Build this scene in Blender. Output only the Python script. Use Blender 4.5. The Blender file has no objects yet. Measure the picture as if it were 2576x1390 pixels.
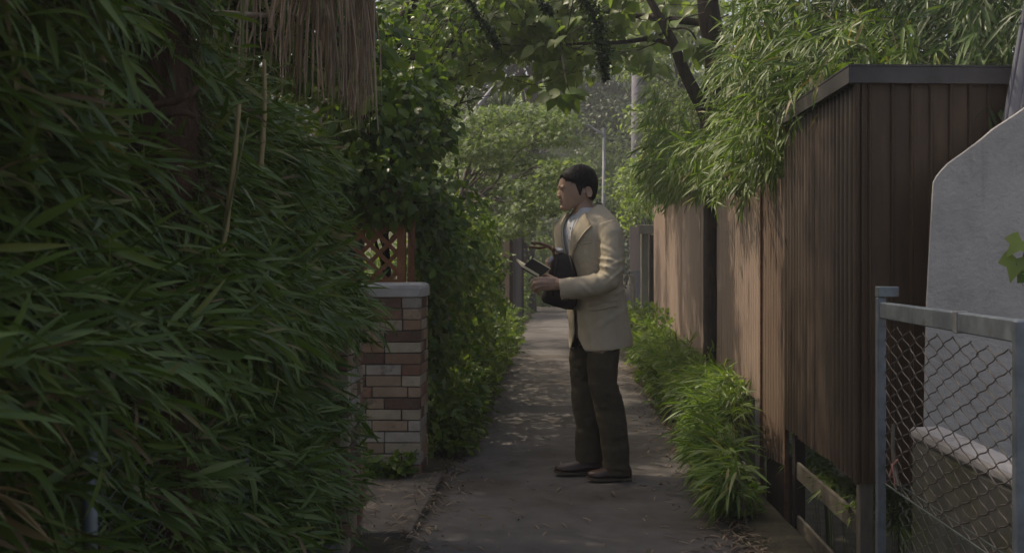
import bpy, math, random
import numpy as np
from mathutils import Vector, Matrix, noise
from mathutils.bvhtree import BVHTree

rng = np.random.default_rng(11)
random.seed(11)
scene = bpy.context.scene
COL = scene.collection

# ------------------------------------------------------------------ camera, sky, sun, exposure
FPX, VX, VY, CAMZ = 2900.0, 1412.0, 655.0, 1.2      # lens in units of a 2576 wide picture, vanishing point, eye height
cd = bpy.data.cameras.new('camera'); cam = bpy.data.objects.new('camera', cd); COL.objects.link(cam)
cam.location = (0, 0, CAMZ); cam.rotation_euler = (math.radians(90), 0, 0)
cd.sensor_width = 36.0; cd.lens = 36.0 * FPX / 2576.0
cd.shift_x = -(VX - 1288.0) / 2576.0; cd.shift_y = -(695.0 - VY) / 2576.0
cd.clip_start = 0.05; cd.clip_end = 2000
cd.dof.use_dof = True; cd.dof.focus_distance = 6.4; cd.dof.aperture_fstop = 8.0
scene.camera = cam

SUN_EL = math.radians(54)
SUN_H = Vector((-0.93, 0.34)).normalized()
world = bpy.data.worlds.new('World'); scene.world = world; world.use_nodes = True
wn = world.node_tree.nodes; wl = world.node_tree.links
sky = wn.new('ShaderNodeTexSky'); sky.sky_type = 'NISHITA'; sky.sun_disc = False
sky.sun_elevation = SUN_EL; sky.sun_rotation = math.atan2(SUN_H.x, SUN_H.y)
sky.air_density = 1.0; sky.dust_density = 5.0; sky.ozone_density = 0.6
wl.new(sky.outputs['Color'], wn['Background'].inputs['Color'])
wn['Background'].inputs['Strength'].default_value = 0.15
sd = bpy.data.lights.new('sun', 'SUN'); sd.energy = 2.9; sd.angle = math.radians(0.9); sd.color = (1.0, 0.93, 0.80)
sun = bpy.data.objects.new('sun', sd); COL.objects.link(sun); sun.location = (-8, 8, 14)
tosun = Vector((SUN_H.x * math.cos(SUN_EL), SUN_H.y * math.cos(SUN_EL), math.sin(SUN_EL)))
sun.rotation_euler = tosun.to_track_quat('Z', 'Y').to_euler()
scene.view_settings.view_transform = 'Standard'; scene.view_settings.look = 'None'
scene.view_settings.exposure = 0.40; scene.view_settings.gamma = 1.0
scene.view_settings.use_curve_mapping = False
scene.view_settings.use_white_balance = True; scene.view_settings.white_balance_temperature = 7150; scene.view_settings.white_balance_tint = 12
scene.cycles.use_denoising = True; scene.cycles.denoiser = 'OPENIMAGEDENOISE'; scene.cycles.denoising_prefilter = 'ACCURATE'; scene.cycles.denoising_input_passes = 'RGB_ALBEDO_NORMAL'
scene.cycles.max_bounces = 7; scene.cycles.diffuse_bounces = 4; scene.cycles.transmission_bounces = 4
scene.cycles.transparent_max_bounces = 6

# ------------------------------------------------------------------ helpers
def P(dx, dy, Y):
    """a point at distance Y that stands at picture position (dx, dy) of the 2576 wide view"""
    return Vector(((dx - VX) * Y / FPX, Y, CAMZ - (dy - VY) * Y / FPX))

def thing(name, label, cat, loc=(0, 0, 0), group=None):
    o = bpy.data.objects.new(name, None); COL.objects.link(o)
    o.location = loc; o.empty_display_size = 0.1
    o['label'] = label; o['category'] = cat
    if group: o['group'] = group
    return o

def tag(o, label, cat, group=None):
    o['label'] = label; o['category'] = cat
    if group: o['group'] = group
    return o

def attach(o, parent):
    o.parent = parent
    if parent.parent is None and parent.type == 'EMPTY':
        o.matrix_parent_inverse = Matrix.Translation(-Vector(parent.location))
    return o

def new_obj(name, me, mat, parent=None, kind=None):
    o = bpy.data.objects.new(name, me); COL.objects.link(o)
    if mat is not None and len(me.materials) == 0: me.materials.append(mat)
    if parent is not None: attach(o, parent)
    if kind: o['kind'] = kind
    return o

def mesh_from(name, verts, faces, smooth=False):
    me = bpy.data.meshes.new(name)
    me.from_pydata([tuple(v) for v in verts], [], [tuple(f) for f in faces])
    if smooth:
        me.polygons.foreach_set('use_smooth', [True] * len(me.polygons))
    me.update()
    return me

def tri_mesh(name, V, T, smooth=False):
    V = np.asarray(V, dtype=np.float32); T = np.asarray(T, dtype=np.int32)
    me = bpy.data.meshes.new(name)
    me.vertices.add(len(V)); me.vertices.foreach_set('co', V.ravel())
    me.loops.add(T.size); me.loops.foreach_set('vertex_index', T.ravel())
    me.polygons.add(len(T)); me.polygons.foreach_set('loop_start', np.arange(0, T.size, 3, dtype=np.int32))
    if smooth: me.polygons.foreach_set('use_smooth', np.ones(len(T), dtype=bool))
    me.update(calc_edges=True)
    return me

class MB:
    """collects shapes for one mesh"""
    def __init__(s): s.v = []; s.f = []
    def add(s, v, f):
        n = len(s.v); s.v += [Vector(p) for p in v]; s.f += [tuple(i + n for i in q) for q in f]; return s
    def box(s, x0, x1, y0, y1, z0, z1):
        return s.hexa([(x0,y0,z0),(x1,y0,z0),(x1,y1,z0),(x0,y1,z0),(x0,y0,z1),(x1,y0,z1),(x1,y1,z1),(x0,y1,z1)])
    def hexa(s, p):
        return s.add(p, [(0,3,2,1),(4,5,6,7),(0,1,5,4),(1,2,6,5),(2,3,7,6),(3,0,4,7)])
    def bbox(s, x0, x1, y0, y1, z0, z1, b=0.004, wob=0.0):
        """box with chamfered edges"""
        v = []; 
        def j(): return random.uniform(-wob, wob)
        for z, i in ((z0, b), (z0 + b, 0), (z1 - b, 0), (z1, b)):
            for (x, y) in ((x0+b+i, y0+i), (x1-b-i, y0+i), (x1-i, y0+b+i), (x1-i, y1-b-i), (x1-b-i, y1-i), (x0+b+i, y1-i), (x0+i, y1-b-i), (x0+i, y0+b+i)):
                v.append((x + j(), y + j(), z + j()))
        f = [tuple(range(7, -1, -1)), tuple(range(24, 32))]
        for r in range(3):
            for k in range(8):
                a = r*8+k; c = r*8+(k+1) % 8
                f.append((a, c, c+8, a+8))
        return s.add(v, f)
    def tube(s, pts, rad, seg=6, cap=True):
        pts = [Vector(p) for p in pts]
        if not hasattr(rad, '__len__'): rad = [rad] * len(pts)
        v = []; n = len(pts); prev = None
        for i, p in enumerate(pts):
            t = (pts[min(i+1, n-1)] - pts[max(i-1, 0)])
            t = t.normalized() if t.length > 1e-9 else Vector((0, 0, 1))
            if prev is None:
                a = Vector((0, 0, 1)) if abs(t.z) < 0.9 else Vector((1, 0, 0))
                u = t.cross(a).normalized()
            else:
                u = (prev - t * prev.dot(t)).normalized()
            prev = u; w = t.cross(u)
            for k in range(seg):
                an = 2 * math.pi * k / seg
                v.append(p + (u * math.cos(an) + w * math.sin(an)) * rad[i])
        f = []
        for i in range(n - 1):
            for k in range(seg):
                a = i*seg+k; b = i*seg+(k+1) % seg
                f.append((a, b, b+seg, a+seg))
        if cap:
            f.append(tuple(range(seg-1, -1, -1))); f.append(tuple((n-1)*seg + k for k in range(seg)))
        return s.add(v, f)
    def loft(s, rings, cap=True):
        n = len(rings[0]); v = [p for r in rings for p in r]; f = []
        for i in range(len(rings) - 1):
            for k in range(n):
                a = i*n+k; b = i*n+(k+1) % n
                f.append((a, b, b+n, a+n))
        if cap:
            f.append(tuple(range(n-1, -1, -1))); f.append(tuple((len(rings)-1)*n + k for k in range(n)))
        return s.add(v, f)
    def ball(s, c, r, nu=12, nv=8, rot=None):
        c = Vector(c); r = Vector(r) if hasattr(r, '__len__') else Vector((r, r, r))
        v = []; f = []
        for i in range(1, nv):
            th = math.pi * i / nv
            for k in range(nu):
                ph = 2*math.pi*k/nu
                p = Vector((r.x*math.sin(th)*math.cos(ph), r.y*math.sin(th)*math.sin(ph), r.z*math.cos(th)))
                if rot: p = rot @ p
                v.append(c + p)
        for i in range(nv-2):
            for k in range(nu):
                a = i*nu+k; b = i*nu+(k+1) % nu
                f.append((a, a+nu, b+nu, b))
        top = Vector((0, 0, r.z)); bot = Vector((0, 0, -r.z))
        if rot: top = rot @ top; bot = rot @ bot
        v += [c+top, c+bot]; t = len(v)-2
        for k in range(nu):
            f.append((t, k, (k+1) % nu)); f.append((t+1, (nv-2)*nu+(k+1) % nu, (nv-2)*nu+k))
        return s.add(v, f)
    def mesh(s, name, smooth=False): return mesh_from(name, s.v, s.f, smooth)
    def obj(s, name, mat, parent=None, smooth=False, kind=None):
        return new_obj(name, s.mesh(name, smooth), mat, parent, kind)

def fbm(x, y, z=0.0, o=3):
    return noise.fractal(Vector((x, y, z)), 1.0, 2.0, o)

# ------------------------------------------------------------------ materials
def nt(name):
    m = bpy.data.materials.new(name); m.use_nodes = True
    t = m.node_tree; b = t.nodes['Principled BSDF']
    return m, t, b

def ramp(t, fac, stops):
    r = t.nodes.new('ShaderNodeValToRGB'); e = r.color_ramp.elements
    e[0].position, e[0].color = stops[0][0], (*stops[0][1], 1)
    e[1].position, e[1].color = stops[-1][0], (*stops[-1][1], 1)
    for p, c in stops[1:-1]:
        k = e.new(p); k.color = (*c, 1)
    t.links.new(fac, r.inputs['Fac']); return r.outputs['Color']

def tex(t, scale, detail=6, rough=0.6, stretch=(1, 1, 1), coord='Object', kind='noise'):
    tc = t.nodes.new('ShaderNodeTexCoord'); mp = t.nodes.new('ShaderNodeMapping')
    mp.inputs['Scale'].default_value = stretch
    t.links.new(tc.outputs[coord], mp.inputs['Vector'])
    if kind == 'noise':
        n = t.nodes.new('ShaderNodeTexNoise'); n.inputs['Scale'].default_value = scale
        n.inputs['Detail'].default_value = detail; n.inputs['Roughness'].default_value = rough
        out = n.outputs['Fac']
    else:
        n = t.nodes.new('ShaderNodeTexVoronoi'); n.inputs['Scale'].default_value = scale; out = n.outputs['Distance']
    t.links.new(mp.outputs['Vector'], n.inputs['Vector']); return out

def mixc(t, fac, a, b, mode='MIX'):
    m = t.nodes.new('ShaderNodeMix'); m.data_type = 'RGBA'; m.blend_type = mode
    if hasattr(fac, 'is_output') or not isinstance(fac, (int, float)): t.links.new(fac, m.inputs['Factor'])
    else: m.inputs['Factor'].default_value = fac
    for s, k in ((a, 6), (b, 7)):
        if isinstance(s, tuple): m.inputs[k].default_value = (*s, 1)
        else: t.links.new(s, m.inputs[k])
    return m.outputs[2]

def surf(name, stops, scale=6, rough=0.8, bump=0.0, bscale=60, stretch=(1, 1, 1), stain=None, sscale=1.5, sstretch=(1,1,1), metal=0.0, spec=0.3, objrand=0.0, bstretch=None):
    """mottled procedural surface; stain = (colour, lo, hi)"""
    m, t, b = nt(name)
    c = ramp(t, tex(t, scale, 8, 0.65, stretch), stops)
    if stain:
        f = tex(t, sscale, 5, 0.6, sstretch)
        mr = t.nodes.new('ShaderNodeMapRange'); mr.inputs['From Min'].default_value = stain[1]; mr.inputs['From Max'].default_value = stain[2]
        t.links.new(f, mr.inputs['Value']); c = mixc(t, mr.outputs['Result'], c, stain[0])
    if objrand:
        oi = t.nodes.new('ShaderNodeObjectInfo'); hs = t.nodes.new('ShaderNodeHueSaturation')
        mr = t.nodes.new('ShaderNodeMapRange'); mr.inputs['To Min'].default_value = 1-objrand; mr.inputs['To Max'].default_value = 1+objrand
        t.links.new(oi.outputs['Random'], mr.inputs['Value']); t.links.new(mr.outputs['Result'], hs.inputs['Value'])
        t.links.new(c, hs.inputs['Color']); c = hs.outputs['Color']
    t.links.new(c, b.inputs['Base Color'])
    b.inputs['Roughness'].default_value = rough; b.inputs['Metallic'].default_value = metal
    b.inputs['Specular IOR Level'].default_value = spec
    if bump:
        bp = t.nodes.new('ShaderNodeBump'); bp.inputs['Strength'].default_value = 0.6; bp.inputs['Distance'].default_value = bump
        t.links.new(tex(t, bscale, 5, 0.65, bstretch or stretch), bp.inputs['Height']); t.links.new(bp.outputs['Normal'], b.inputs['Normal'])
    return m

def leafmat(name, stops, rough=0.45, trans=0.35, tcol=(1.5, 1.6, 0.6), spec=0.35):
    """leaf colours vary from leaf to leaf; thin leaves let some light through"""
    m, t, b = nt(name)
    g = t.nodes.new('ShaderNodeNewGeometry'); oi = t.nodes.new('ShaderNodeObjectInfo')
    ad = t.nodes.new('ShaderNodeMath'); ad.operation = 'ADD'
    t.links.new(g.outputs['Random Per Island'], ad.inputs[0]); t.links.new(oi.outputs['Random'], ad.inputs[1])
    fr = t.nodes.new('ShaderNodeMath'); fr.operation = 'FRACT'; t.links.new(ad.outputs[0], fr.inputs[0])
    c = ramp(t, fr.outputs[0], stops)
    t.links.new(c, b.inputs['Base Color']); b.inputs['Roughness'].default_value = rough
    b.inputs['Specular IOR Level'].default_value = spec
    tr = t.nodes.new('ShaderNodeBsdfTranslucent')
    tc = mixc(t, 1.0, c, tcol, 'MULTIPLY'); t.links.new(tc, tr.inputs['Color'])
    mx = t.nodes.new('ShaderNodeMixShader'); mx.inputs[0].default_value = trans
    t.links.new(b.outputs[0], mx.inputs[1]); t.links.new(tr.outputs[0], mx.inputs[2])
    t.links.new(mx.outputs[0], t.nodes['Material Output'].inputs['Surface'])
    return m

M = {}
M['asphalt'] = surf('asphalt', [(0.25, (0.075, 0.068, 0.062)), (0.5, (0.11, 0.10, 0.092)), (0.8, (0.15, 0.135, 0.12))], 5, 0.9, 0.004, 170, stain=((0.060, 0.048, 0.036), 0.50, 0.70), sscale=1.1)
M['concrete_apron'] = surf('concrete_apron', [(0.3, (0.105, 0.09, 0.075)), (0.7, (0.17, 0.148, 0.122))], 4, 0.9, 0.003, 90)
M['soil'] = surf('soil', [(0.3, (0.028, 0.024, 0.014)), (0.55, (0.058, 0.050, 0.028)), (0.8, (0.095, 0.080, 0.050))], 7, 0.95, 0.02, 30)
M['stone'] = surf('stone', [(0.3, (0.10, 0.09, 0.08)), (0.7, (0.24, 0.22, 0.195))], 9, 0.9, 0.01, 40, objrand=0.2)
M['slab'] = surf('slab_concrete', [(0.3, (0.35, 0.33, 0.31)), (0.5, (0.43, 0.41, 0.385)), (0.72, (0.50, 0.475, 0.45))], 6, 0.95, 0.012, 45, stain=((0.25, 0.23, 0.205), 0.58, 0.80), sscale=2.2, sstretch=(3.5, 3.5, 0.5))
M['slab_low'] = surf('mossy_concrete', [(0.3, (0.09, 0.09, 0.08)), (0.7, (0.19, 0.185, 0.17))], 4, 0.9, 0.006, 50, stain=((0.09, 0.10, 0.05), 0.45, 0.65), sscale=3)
M['brown_sheet'] = surf('brown_sheet', [(0.25, (0.046, 0.032, 0.023)), (0.5, (0.064, 0.045, 0.033)), (0.8, (0.088, 0.063, 0.047))], 7, 0.42, 0.0, 40, (6, 6, 0.25), stain=((0.028, 0.017, 0.011), 0.56, 0.72), sscale=2.0, sstretch=(4, 4, 0.7), objrand=0.18, spec=0.4)
M['brown_seam'] = surf('brown_seam_sheet', [(0.25, (0.040, 0.024, 0.013)), (0.8, (0.088, 0.055, 0.030))], 6, 0.5, 0.0006, 40, (5, 5, 0.6), stain=((0.012, 0.009, 0.008), 0.60, 0.72), sscale=3.0, sstretch=(1, 1, 0.5), objrand=0.25)
M['pale_sheet'] = surf('faded_sheet', [(0.25, (0.22, 0.160, 0.125)), (0.5, (0.26, 0.192, 0.152)), (0.8, (0.31, 0.235, 0.19))], 6, 0.55, 0.0006, 40, (6, 6, 0.5), stain=((0.15, 0.09, 0.065), 0.64, 0.80), sscale=1.3, sstretch=(4, 4, 0.25), objrand=0.08)
M['mid_sheet'] = surf('mid_sheet', [(0.25, (0.10, 0.066, 0.046)), (0.5, (0.15, 0.103, 0.075)), (0.8, (0.21, 0.15, 0.115))], 7, 0.5, 0.0006, 40, (6, 6, 0.5), stain=((0.05, 0.032, 0.022), 0.58, 0.76), sscale=1.8, sstretch=(4, 4, 0.4))
M['flashing'] = surf('grey_flashing', [(0.3, (0.040, 0.036, 0.035)), (0.7, (0.085, 0.077, 0.075))], 5, 0.5, 0.0005, 60, spec=0.4)
M['old_wood'] = surf('weathered_wood', [(0.25, (0.065, 0.058, 0.044)), (0.5, (0.12, 0.108, 0.085)), (0.8, (0.18, 0.165, 0.135))], 9, 0.85, 0.002, 60, (1, 1, 0.25), objrand=0.2)
M['post_wood'] = surf('pale_weathered_wood', [(0.25, (0.13, 0.12, 0.085)), (0.5, (0.22, 0.20, 0.15)), (0.8, (0.32, 0.29, 0.23))], 9, 0.85, 0.002, 60, (1, 1, 0.25), objrand=0.2)
M['dark_wood'] = surf('dark_wood', [(0.25, (0.018, 0.013, 0.010)), (0.8, (0.055, 0.042, 0.032))], 8, 0.85, 0.002, 50, (5, 5, 0.5), objrand=0.25)
M['grey_plank'] = surf('grey_plank', [(0.25, (0.075, 0.072, 0.082)), (0.8, (0.19, 0.18, 0.19))], 8, 0.85, 0.002, 50, (6, 6, 0.4), objrand=0.35)
M['tan_plank'] = surf('tan_plank', [(0.25, (0.30, 0.215, 0.17)), (0.8, (0.44, 0.34, 0.28))], 8, 0.85, 0.002, 50, (6, 6, 0.4))
M['lattice'] = surf('lattice_paint', [(0.3, (0.19, 0.080, 0.038)), (0.7, (0.28, 0.125, 0.06))], 14, 0.6, 0.001, 60)
M['galv'] = surf('galvanised', [(0.3, (0.13, 0.155, 0.175)), (0.7, (0.23, 0.26, 0.285))], 14, 0.5, 0.0004, 80, metal=0.35, stain=((0.16, 0.12, 0.09), 0.62, 0.75), sscale=9)
M['rust'] = surf('rust', [(0.3, (0.06, 0.028, 0.014)), (0.7, (0.16, 0.085, 0.045))], 25, 0.85, 0.001, 80)
M['wire'] = surf('rusty_wire', [(0.35, (0.085, 0.065, 0.050)), (0.65, (0.19, 0.17, 0.15))], 12, 0.65, 0.0, metal=0.2)
M['wire_green'] = surf('dull_wire', [(0.35, (0.10, 0.13, 0.115)), (0.65, (0.19, 0.22, 0.20))], 12, 0.6, 0.0, metal=0.2)
M['mortar'] = surf('mortar', [(0.3, (0.055, 0.048, 0.042)), (0.7, (0.11, 0.098, 0.088))], 20, 0.95, 0.002, 120)
M['cap'] = surf('cap_render', [(0.3, (0.33, 0.315, 0.31)), (0.7, (0.46, 0.44, 0.43))], 8, 0.9, 0.003, 90, stain=((0.13, 0.12, 0.10), 0.6, 0.75), sscale=6)
BR = [('brick_cream', (0.29, 0.24, 0.18), (0.40, 0.335, 0.25)), ('brick_tan', (0.25, 0.175, 0.12), (0.33, 0.24, 0.17)), ('brick_red', (0.17, 0.090, 0.060), (0.26, 0.145, 0.10)),
      ('brick_brown', (0.095, 0.055, 0.040), (0.17, 0.105, 0.078)), ('brick_grey', (0.27, 0.235, 0.20), (0.36, 0.32, 0.28)), ('brick_rust', (0.21, 0.125, 0.082), (0.29, 0.185, 0.125))]
for n_, a_, b_ in BR: M[n_] = surf(n_, [(0.3, a_), (0.7, b_)], 16, 0.9, 0.005, 90, objrand=0.15, stain=((.10, .085, .07), .58, .75), sscale=11)
M['bark'] = surf('dark_bark', [(0.3, (0.016, 0.012, 0.009)), (0.6, (0.045, 0.034, 0.026)), (0.85, (0.09, 0.072, 0.055))], 10, 0.9, 0.02, 26, (3, 3, 0.6))
M['bark2'] = surf('grey_bark', [(0.3, (0.05, 0.042, 0.035)), (0.8, (0.14, 0.12, 0.10))], 10, 0.9, 0.012, 26, (3, 3, 0.6))
M['twig'] = surf('twig', [(0.3, (0.07, 0.055, 0.03)), (0.7, (0.15, 0.12, 0.07))], 14, 0.8)
M['culm'] = surf('bamboo_culm', [(0.3, (0.09, 0.115, 0.035)), (0.55, (0.16, 0.165, 0.06)), (0.8, (0.28, 0.22, 0.10))], 3, 0.45, 0.0006, 40, (1, 1, 0.5), objrand=0.3)
M['cane'] = surf('dry_cane', [(0.3, (0.24, 0.18, 0.075)), (0.7, (0.40, 0.32, 0.16))], 6, 0.5, 0.0006, 40, (1, 1, 0.4))
M['fibre'] = surf('palm_fibre', [(0.3, (0.030, 0.016, 0.009)), (0.6, (0.085, 0.046, 0.026)), (0.85, (0.15, 0.09, 0.055))], 16, 0.9, 0.012, 60, (4, 4, 0.5))
M['deadfrond'] = surf('dead_frond', [(0.25, (0.17, 0.115, 0.075)), (0.5, (0.27, 0.192, 0.13)), (0.8, (0.40, 0.31, 0.22))], 8, 0.7, 0.0, objrand=0.3)
M['conc_pole'] = surf('pole_concrete', [(0.3, (0.17, 0.165, 0.19)), (0.7, (0.23, 0.225, 0.25))], 5, 0.85, 0.002, 60)
M['steel_pole'] = surf('steel_pole', [(0.3, (0.17, 0.17, 0.175)), (0.7, (0.26, 0.26, 0.265))], 8, 0.6, metal=0.1)
M['pvc'] = surf('blue_grey_pipe', [(0.3, (0.09, 0.095, 0.12)), (0.7, (0.15, 0.155, 0.185))], 4, 0.5, stretch=(6, 6, 0.3))
M['plaster'] = surf('warm_plaster', [(0.3, (0.30, 0.255, 0.22)), (0.7, (0.40, 0.345, 0.30))], 5, 0.9, 0.003, 60)
M['rooftile'] = surf('roof_tile', [(0.3, (0.22, 0.17, 0.15)), (0.7, (0.33, 0.27, 0.24))], 14, 0.8, objrand=0.2)
# leaves
G = lambda *s: [(i / max(1, len(s) - 1), c) for i, c in enumerate(s)]
M['bam_shade'] = leafmat('bamboo_leaf_shaded', [(0, (0.050, 0.088, 0.016)), (0.35, (0.078, 0.130, 0.024)), (0.7, (0.112, 0.175, 0.036)), (0.93, (0.16, 0.215, 0.06)), (0.98, (0.20, 0.20, 0.075)), (1, (0.26, 0.21, 0.11))], 0.38, 0.30)  # shaded copy of the bamboo leaf, the shade put into its colour
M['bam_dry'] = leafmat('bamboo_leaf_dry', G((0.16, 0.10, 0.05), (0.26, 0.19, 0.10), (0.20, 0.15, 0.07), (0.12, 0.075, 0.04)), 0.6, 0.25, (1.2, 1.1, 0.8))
M['bam_sun'] = leafmat('bamboo_leaf_sunlit', [(0, (0.058, 0.105, 0.018)), (0.35, (0.088, 0.150, 0.028)), (0.7, (0.12, 0.19, 0.038)), (0.95, (0.16, 0.22, 0.055)), (1, (0.28, 0.22, 0.09))], 0.40, 0.42)  # sunlit copy of the bamboo leaf, the sun put into its colour
M['bam_deep_shade'] = leafmat('bamboo_leaf_deep_shade', [(0, (0.028, 0.058, 0.012)), (0.4, (0.044, 0.085, 0.018)), (0.8, (0.066, 0.115, 0.028)), (1, (0.10, 0.15, 0.045))], 0.40, 0.30)  # darkened copy: shade over the bamboo behind the shed put into the colour
M['bam_grass_lit'] = leafmat('bamboo_grass_leaf_lit', [(0, (0.075, 0.130, 0.025)), (0.35, (0.11, 0.180, 0.036)), (0.7, (0.145, 0.225, 0.050)), (0.95, (0.19, 0.26, 0.075)), (1, (0.30, 0.25, 0.11))], 0.38, 0.42)  # brightened copy: sunlight on the verge put into the leaf colour
M['ivy'] = leafmat('ivy_leaf', [(0, (0.058, 0.098, 0.022)), (0.4, (0.10, 0.155, 0.036)), (0.72, (0.15, 0.210, 0.055)), (0.9, (0.22, 0.26, 0.095)), (0.96, (0.32, 0.30, 0.18)), (1, (0.17, 0.11, 0.06))], 0.27, 0.36, spec=0.6)
M['vine'] = leafmat('vine_leaf', G((0.052, 0.092, 0.018), (0.082, 0.138, 0.028), (0.122, 0.188, 0.042), (0.18, 0.24, 0.065)), 0.34, 0.44)
M['broad'] = leafmat('broad_leaf', G((0.085, 0.135, 0.032), (0.12, 0.185, 0.046), (0.155, 0.22, 0.062), (0.20, 0.255, 0.09)), 0.40, 0.52, (1.6, 1.6, 0.7))
M['maple'] = leafmat('maple_leaf', G((0.075, 0.125, 0.045), (0.105, 0.16, 0.058), (0.14, 0.195, 0.08), (0.18, 0.23, 0.11)), 0.5, 0.42, (1.6, 1.6, 0.8))
M['weed'] = leafmat('weed_leaf', G((0.055, 0.10, 0.018), (0.085, 0.145, 0.026), (0.125, 0.185, 0.036), (0.165, 0.21, 0.06)), 0.45, 0.38)
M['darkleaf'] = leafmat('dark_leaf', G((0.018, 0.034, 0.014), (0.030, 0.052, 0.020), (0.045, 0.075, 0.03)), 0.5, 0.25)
M['garden'] = leafmat('garden_leaf', G((0.08, 0.14, 0.025), (0.12, 0.19, 0.035), (0.17, 0.24, 0.055)), 0.5, 0.4)
M['litter'] = leafmat('litter_leaf', G((0.12, 0.075, 0.045), (0.20, 0.145, 0.095), (0.28, 0.22, 0.15), (0.09, 0.06, 0.04), (0.10, 0.11, 0.05)), 0.7, 0.1, (1, 1, 1))
M['grass'] = leafmat('grass_blade', G((0.04, 0.08, 0.016), (0.065, 0.115, 0.025), (0.10, 0.15, 0.04)), 0.5, 0.3)
# person
M['skin'] = surf('skin', [(0.3, (0.36, 0.225, 0.16)), (0.7, (0.43, 0.275, 0.20))], 25, 0.48, 0.0012, 160, spec=0.4)
M['hair'] = surf('hair', [(0.3, (0.009, 0.007, 0.006)), (0.7, (0.022, 0.017, 0.014))], 30, 0.6, 0.002, 90, (1, 1, 0.5), spec=0.25)
M['jacket'] = surf('khaki_cloth', [(0.3, (0.40, 0.342, 0.252)), (0.7, (0.46, 0.40, 0.30))], 7, 0.95, 0.0012, 110, spec=0.12)
M['shirt'] = surf('shirt_cloth', [(0.3, (0.46, 0.46, 0.47)), (0.7, (0.54, 0.54, 0.55))], 7, 0.9, 0.0006, 400, spec=0.15)
M['trouser'] = surf('trouser_cloth', [(0.3, (0.046, 0.038, 0.024)), (0.7, (0.070, 0.059, 0.039))], 6, 0.95, 0.003, 60, spec=0.12)
M['shoe'] = surf('shoe_leather', [(0.3, (0.030, 0.016, 0.012)), (0.7, (0.065, 0.033, 0.024))], 14, 0.42, 0.0008, 80, spec=0.45)
M['sole'] = surf('shoe_sole', [(0.3, (0.05, 0.038, 0.028)), (0.7, (0.11, 0.085, 0.062))], 14, 0.8)
M['bag'] = surf('bag_leather', [(0.3, (0.010, 0.007, 0.006)), (0.7, (0.028, 0.018, 0.014))], 16, 0.62, 0.0015, 60, spec=0.4)
M['strap'] = surf('brown_strap', [(0.3, (0.10, 0.045, 0.025)), (0.7, (0.19, 0.095, 0.055))], 16, 0.5, 0.0006, 60)
M['cover'] = surf('book_cover', [(0.3, (0.008, 0.007, 0.007)), (0.7, (0.016, 0.014, 0.013))], 16, 0.55)
M['paper'] = surf('paper', [(0.3, (0.55, 0.50, 0.36)), (0.7, (0.66, 0.61, 0.46))], 9, 0.9)
M['greycloth'] = surf('grey_cloth', [(0.3, (0.26, 0.26, 0.28)), (0.7, (0.36, 0.36, 0.38))], 14, 0.9, 0.002, 80)
M['eyewhite'] = surf('eye_white', [(0.3, (0.45, 0.42, 0.40)), (0.7, (0.5, 0.47, 0.45))], 9, 0.3)
M['iris'] = surf('iris', [(0.3, (0.008, 0.006, 0.005)), (0.7, (0.014, 0.010, 0.008))], 9, 0.2)
M['pinkstring'] = surf('pink_string', [(0.3, (0.42, 0.20, 0.18)), (0.7, (0.52, 0.27, 0.24))], 20, 0.8)

# ------------------------------------------------------------------ leaf shapes: unit length along +X, normal +Z
def leaf_shape(widths, fold=0.25, droop=0.25, ctr=True):
    """widths: (t, half width); folded along the midrib, drooping to the tip"""
    V = []; T = []; prev = None
    for t, w in widths:
        z = -droop * t * t
        if w <= 1e-6:
            i = len(V); V.append((t, 0, z)); cur = (i, i, i)
        else:
            i = len(V); V += [(t, -w, z + fold * w), (t, 0, z), (t, w, z + fold * w)]; cur = (i, i+1, i+2)
        if prev:
            a, b, c = prev; d, e, f = cur
            if a == b: T += [(a, d, e), (a, e, f)] if d != e else []
            elif d == e: T += [(a, d, b), (b, d, c)]
            else: T += [(a, d, e), (a, e, b), (b, e, f), (b, f, c)]
        prev = cur
    return np.array(V, dtype=np.float64), np.array(T, dtype=np.int32)

BAM = leaf_shape([(0, 0), (0.12, 0.040), (0.36, 0.060), (0.72, 0.038), (1, 0)], 0.35, 0.20)
BAMW = leaf_shape([(0, 0), (0.1, 0.052), (0.35, 0.078), (0.7, 0.052), (1, 0)], 0.30, 0.30)
BAML = leaf_shape([(0, 0), (0.4, 0.07), (1, 0)], 0.35, 0.2)
OVAL = leaf_shape([(0, 0), (0.3, 0.24), (0.7, 0.22), (1, 0)], 0.25, 0.2)
OVALL = leaf_shape([(0, 0), (0.45, 0.26), (1, 0)], 0.25, 0.2)
HEART = leaf_shape([(0, 0), (0.04, 0.22), (0.22, 0.37), (0.5, 0.34), (0.8, 0.15), (1, 0)], 0.22, 0.30)
STRIP = leaf_shape([(0, 0.02), (0.5, 0.028), (1, 0)], 0.5, 0.15)
GRASS = leaf_shape([(0, 0.02), (0.5, 0.018), (1, 0)], 0.5, 0.5)

def lobed(n, spread, inner, lens, droop=0.15):
    V = [(0, 0, 0)]; T = []
    pts = []
    for i in range(n):
        a = -spread / 2 + spread * i / (n - 1)
        l = lens[min(i, n - 1 - i)]
        pts.append((l * math.cos(a), l * math.sin(a), -droop * l * l))
        if i < n - 1:
            a2 = a + spread / (n - 1) / 2
            pts.append((inner * math.cos(a2), inner * math.sin(a2), 0.03))
    V += pts
    for i in range(1, len(pts)): T.append((0, i, i + 1))
    return np.array(V, dtype=np.float64), np.array(T, dtype=np.int32)
MAPLE = lobed(5, math.radians(230), 0.36, [0.55, 0.85, 1.0])
IVY = lobed(5, math.radians(250), 0.52, [0.5, 0.72, 1.0], 0.12)

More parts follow.
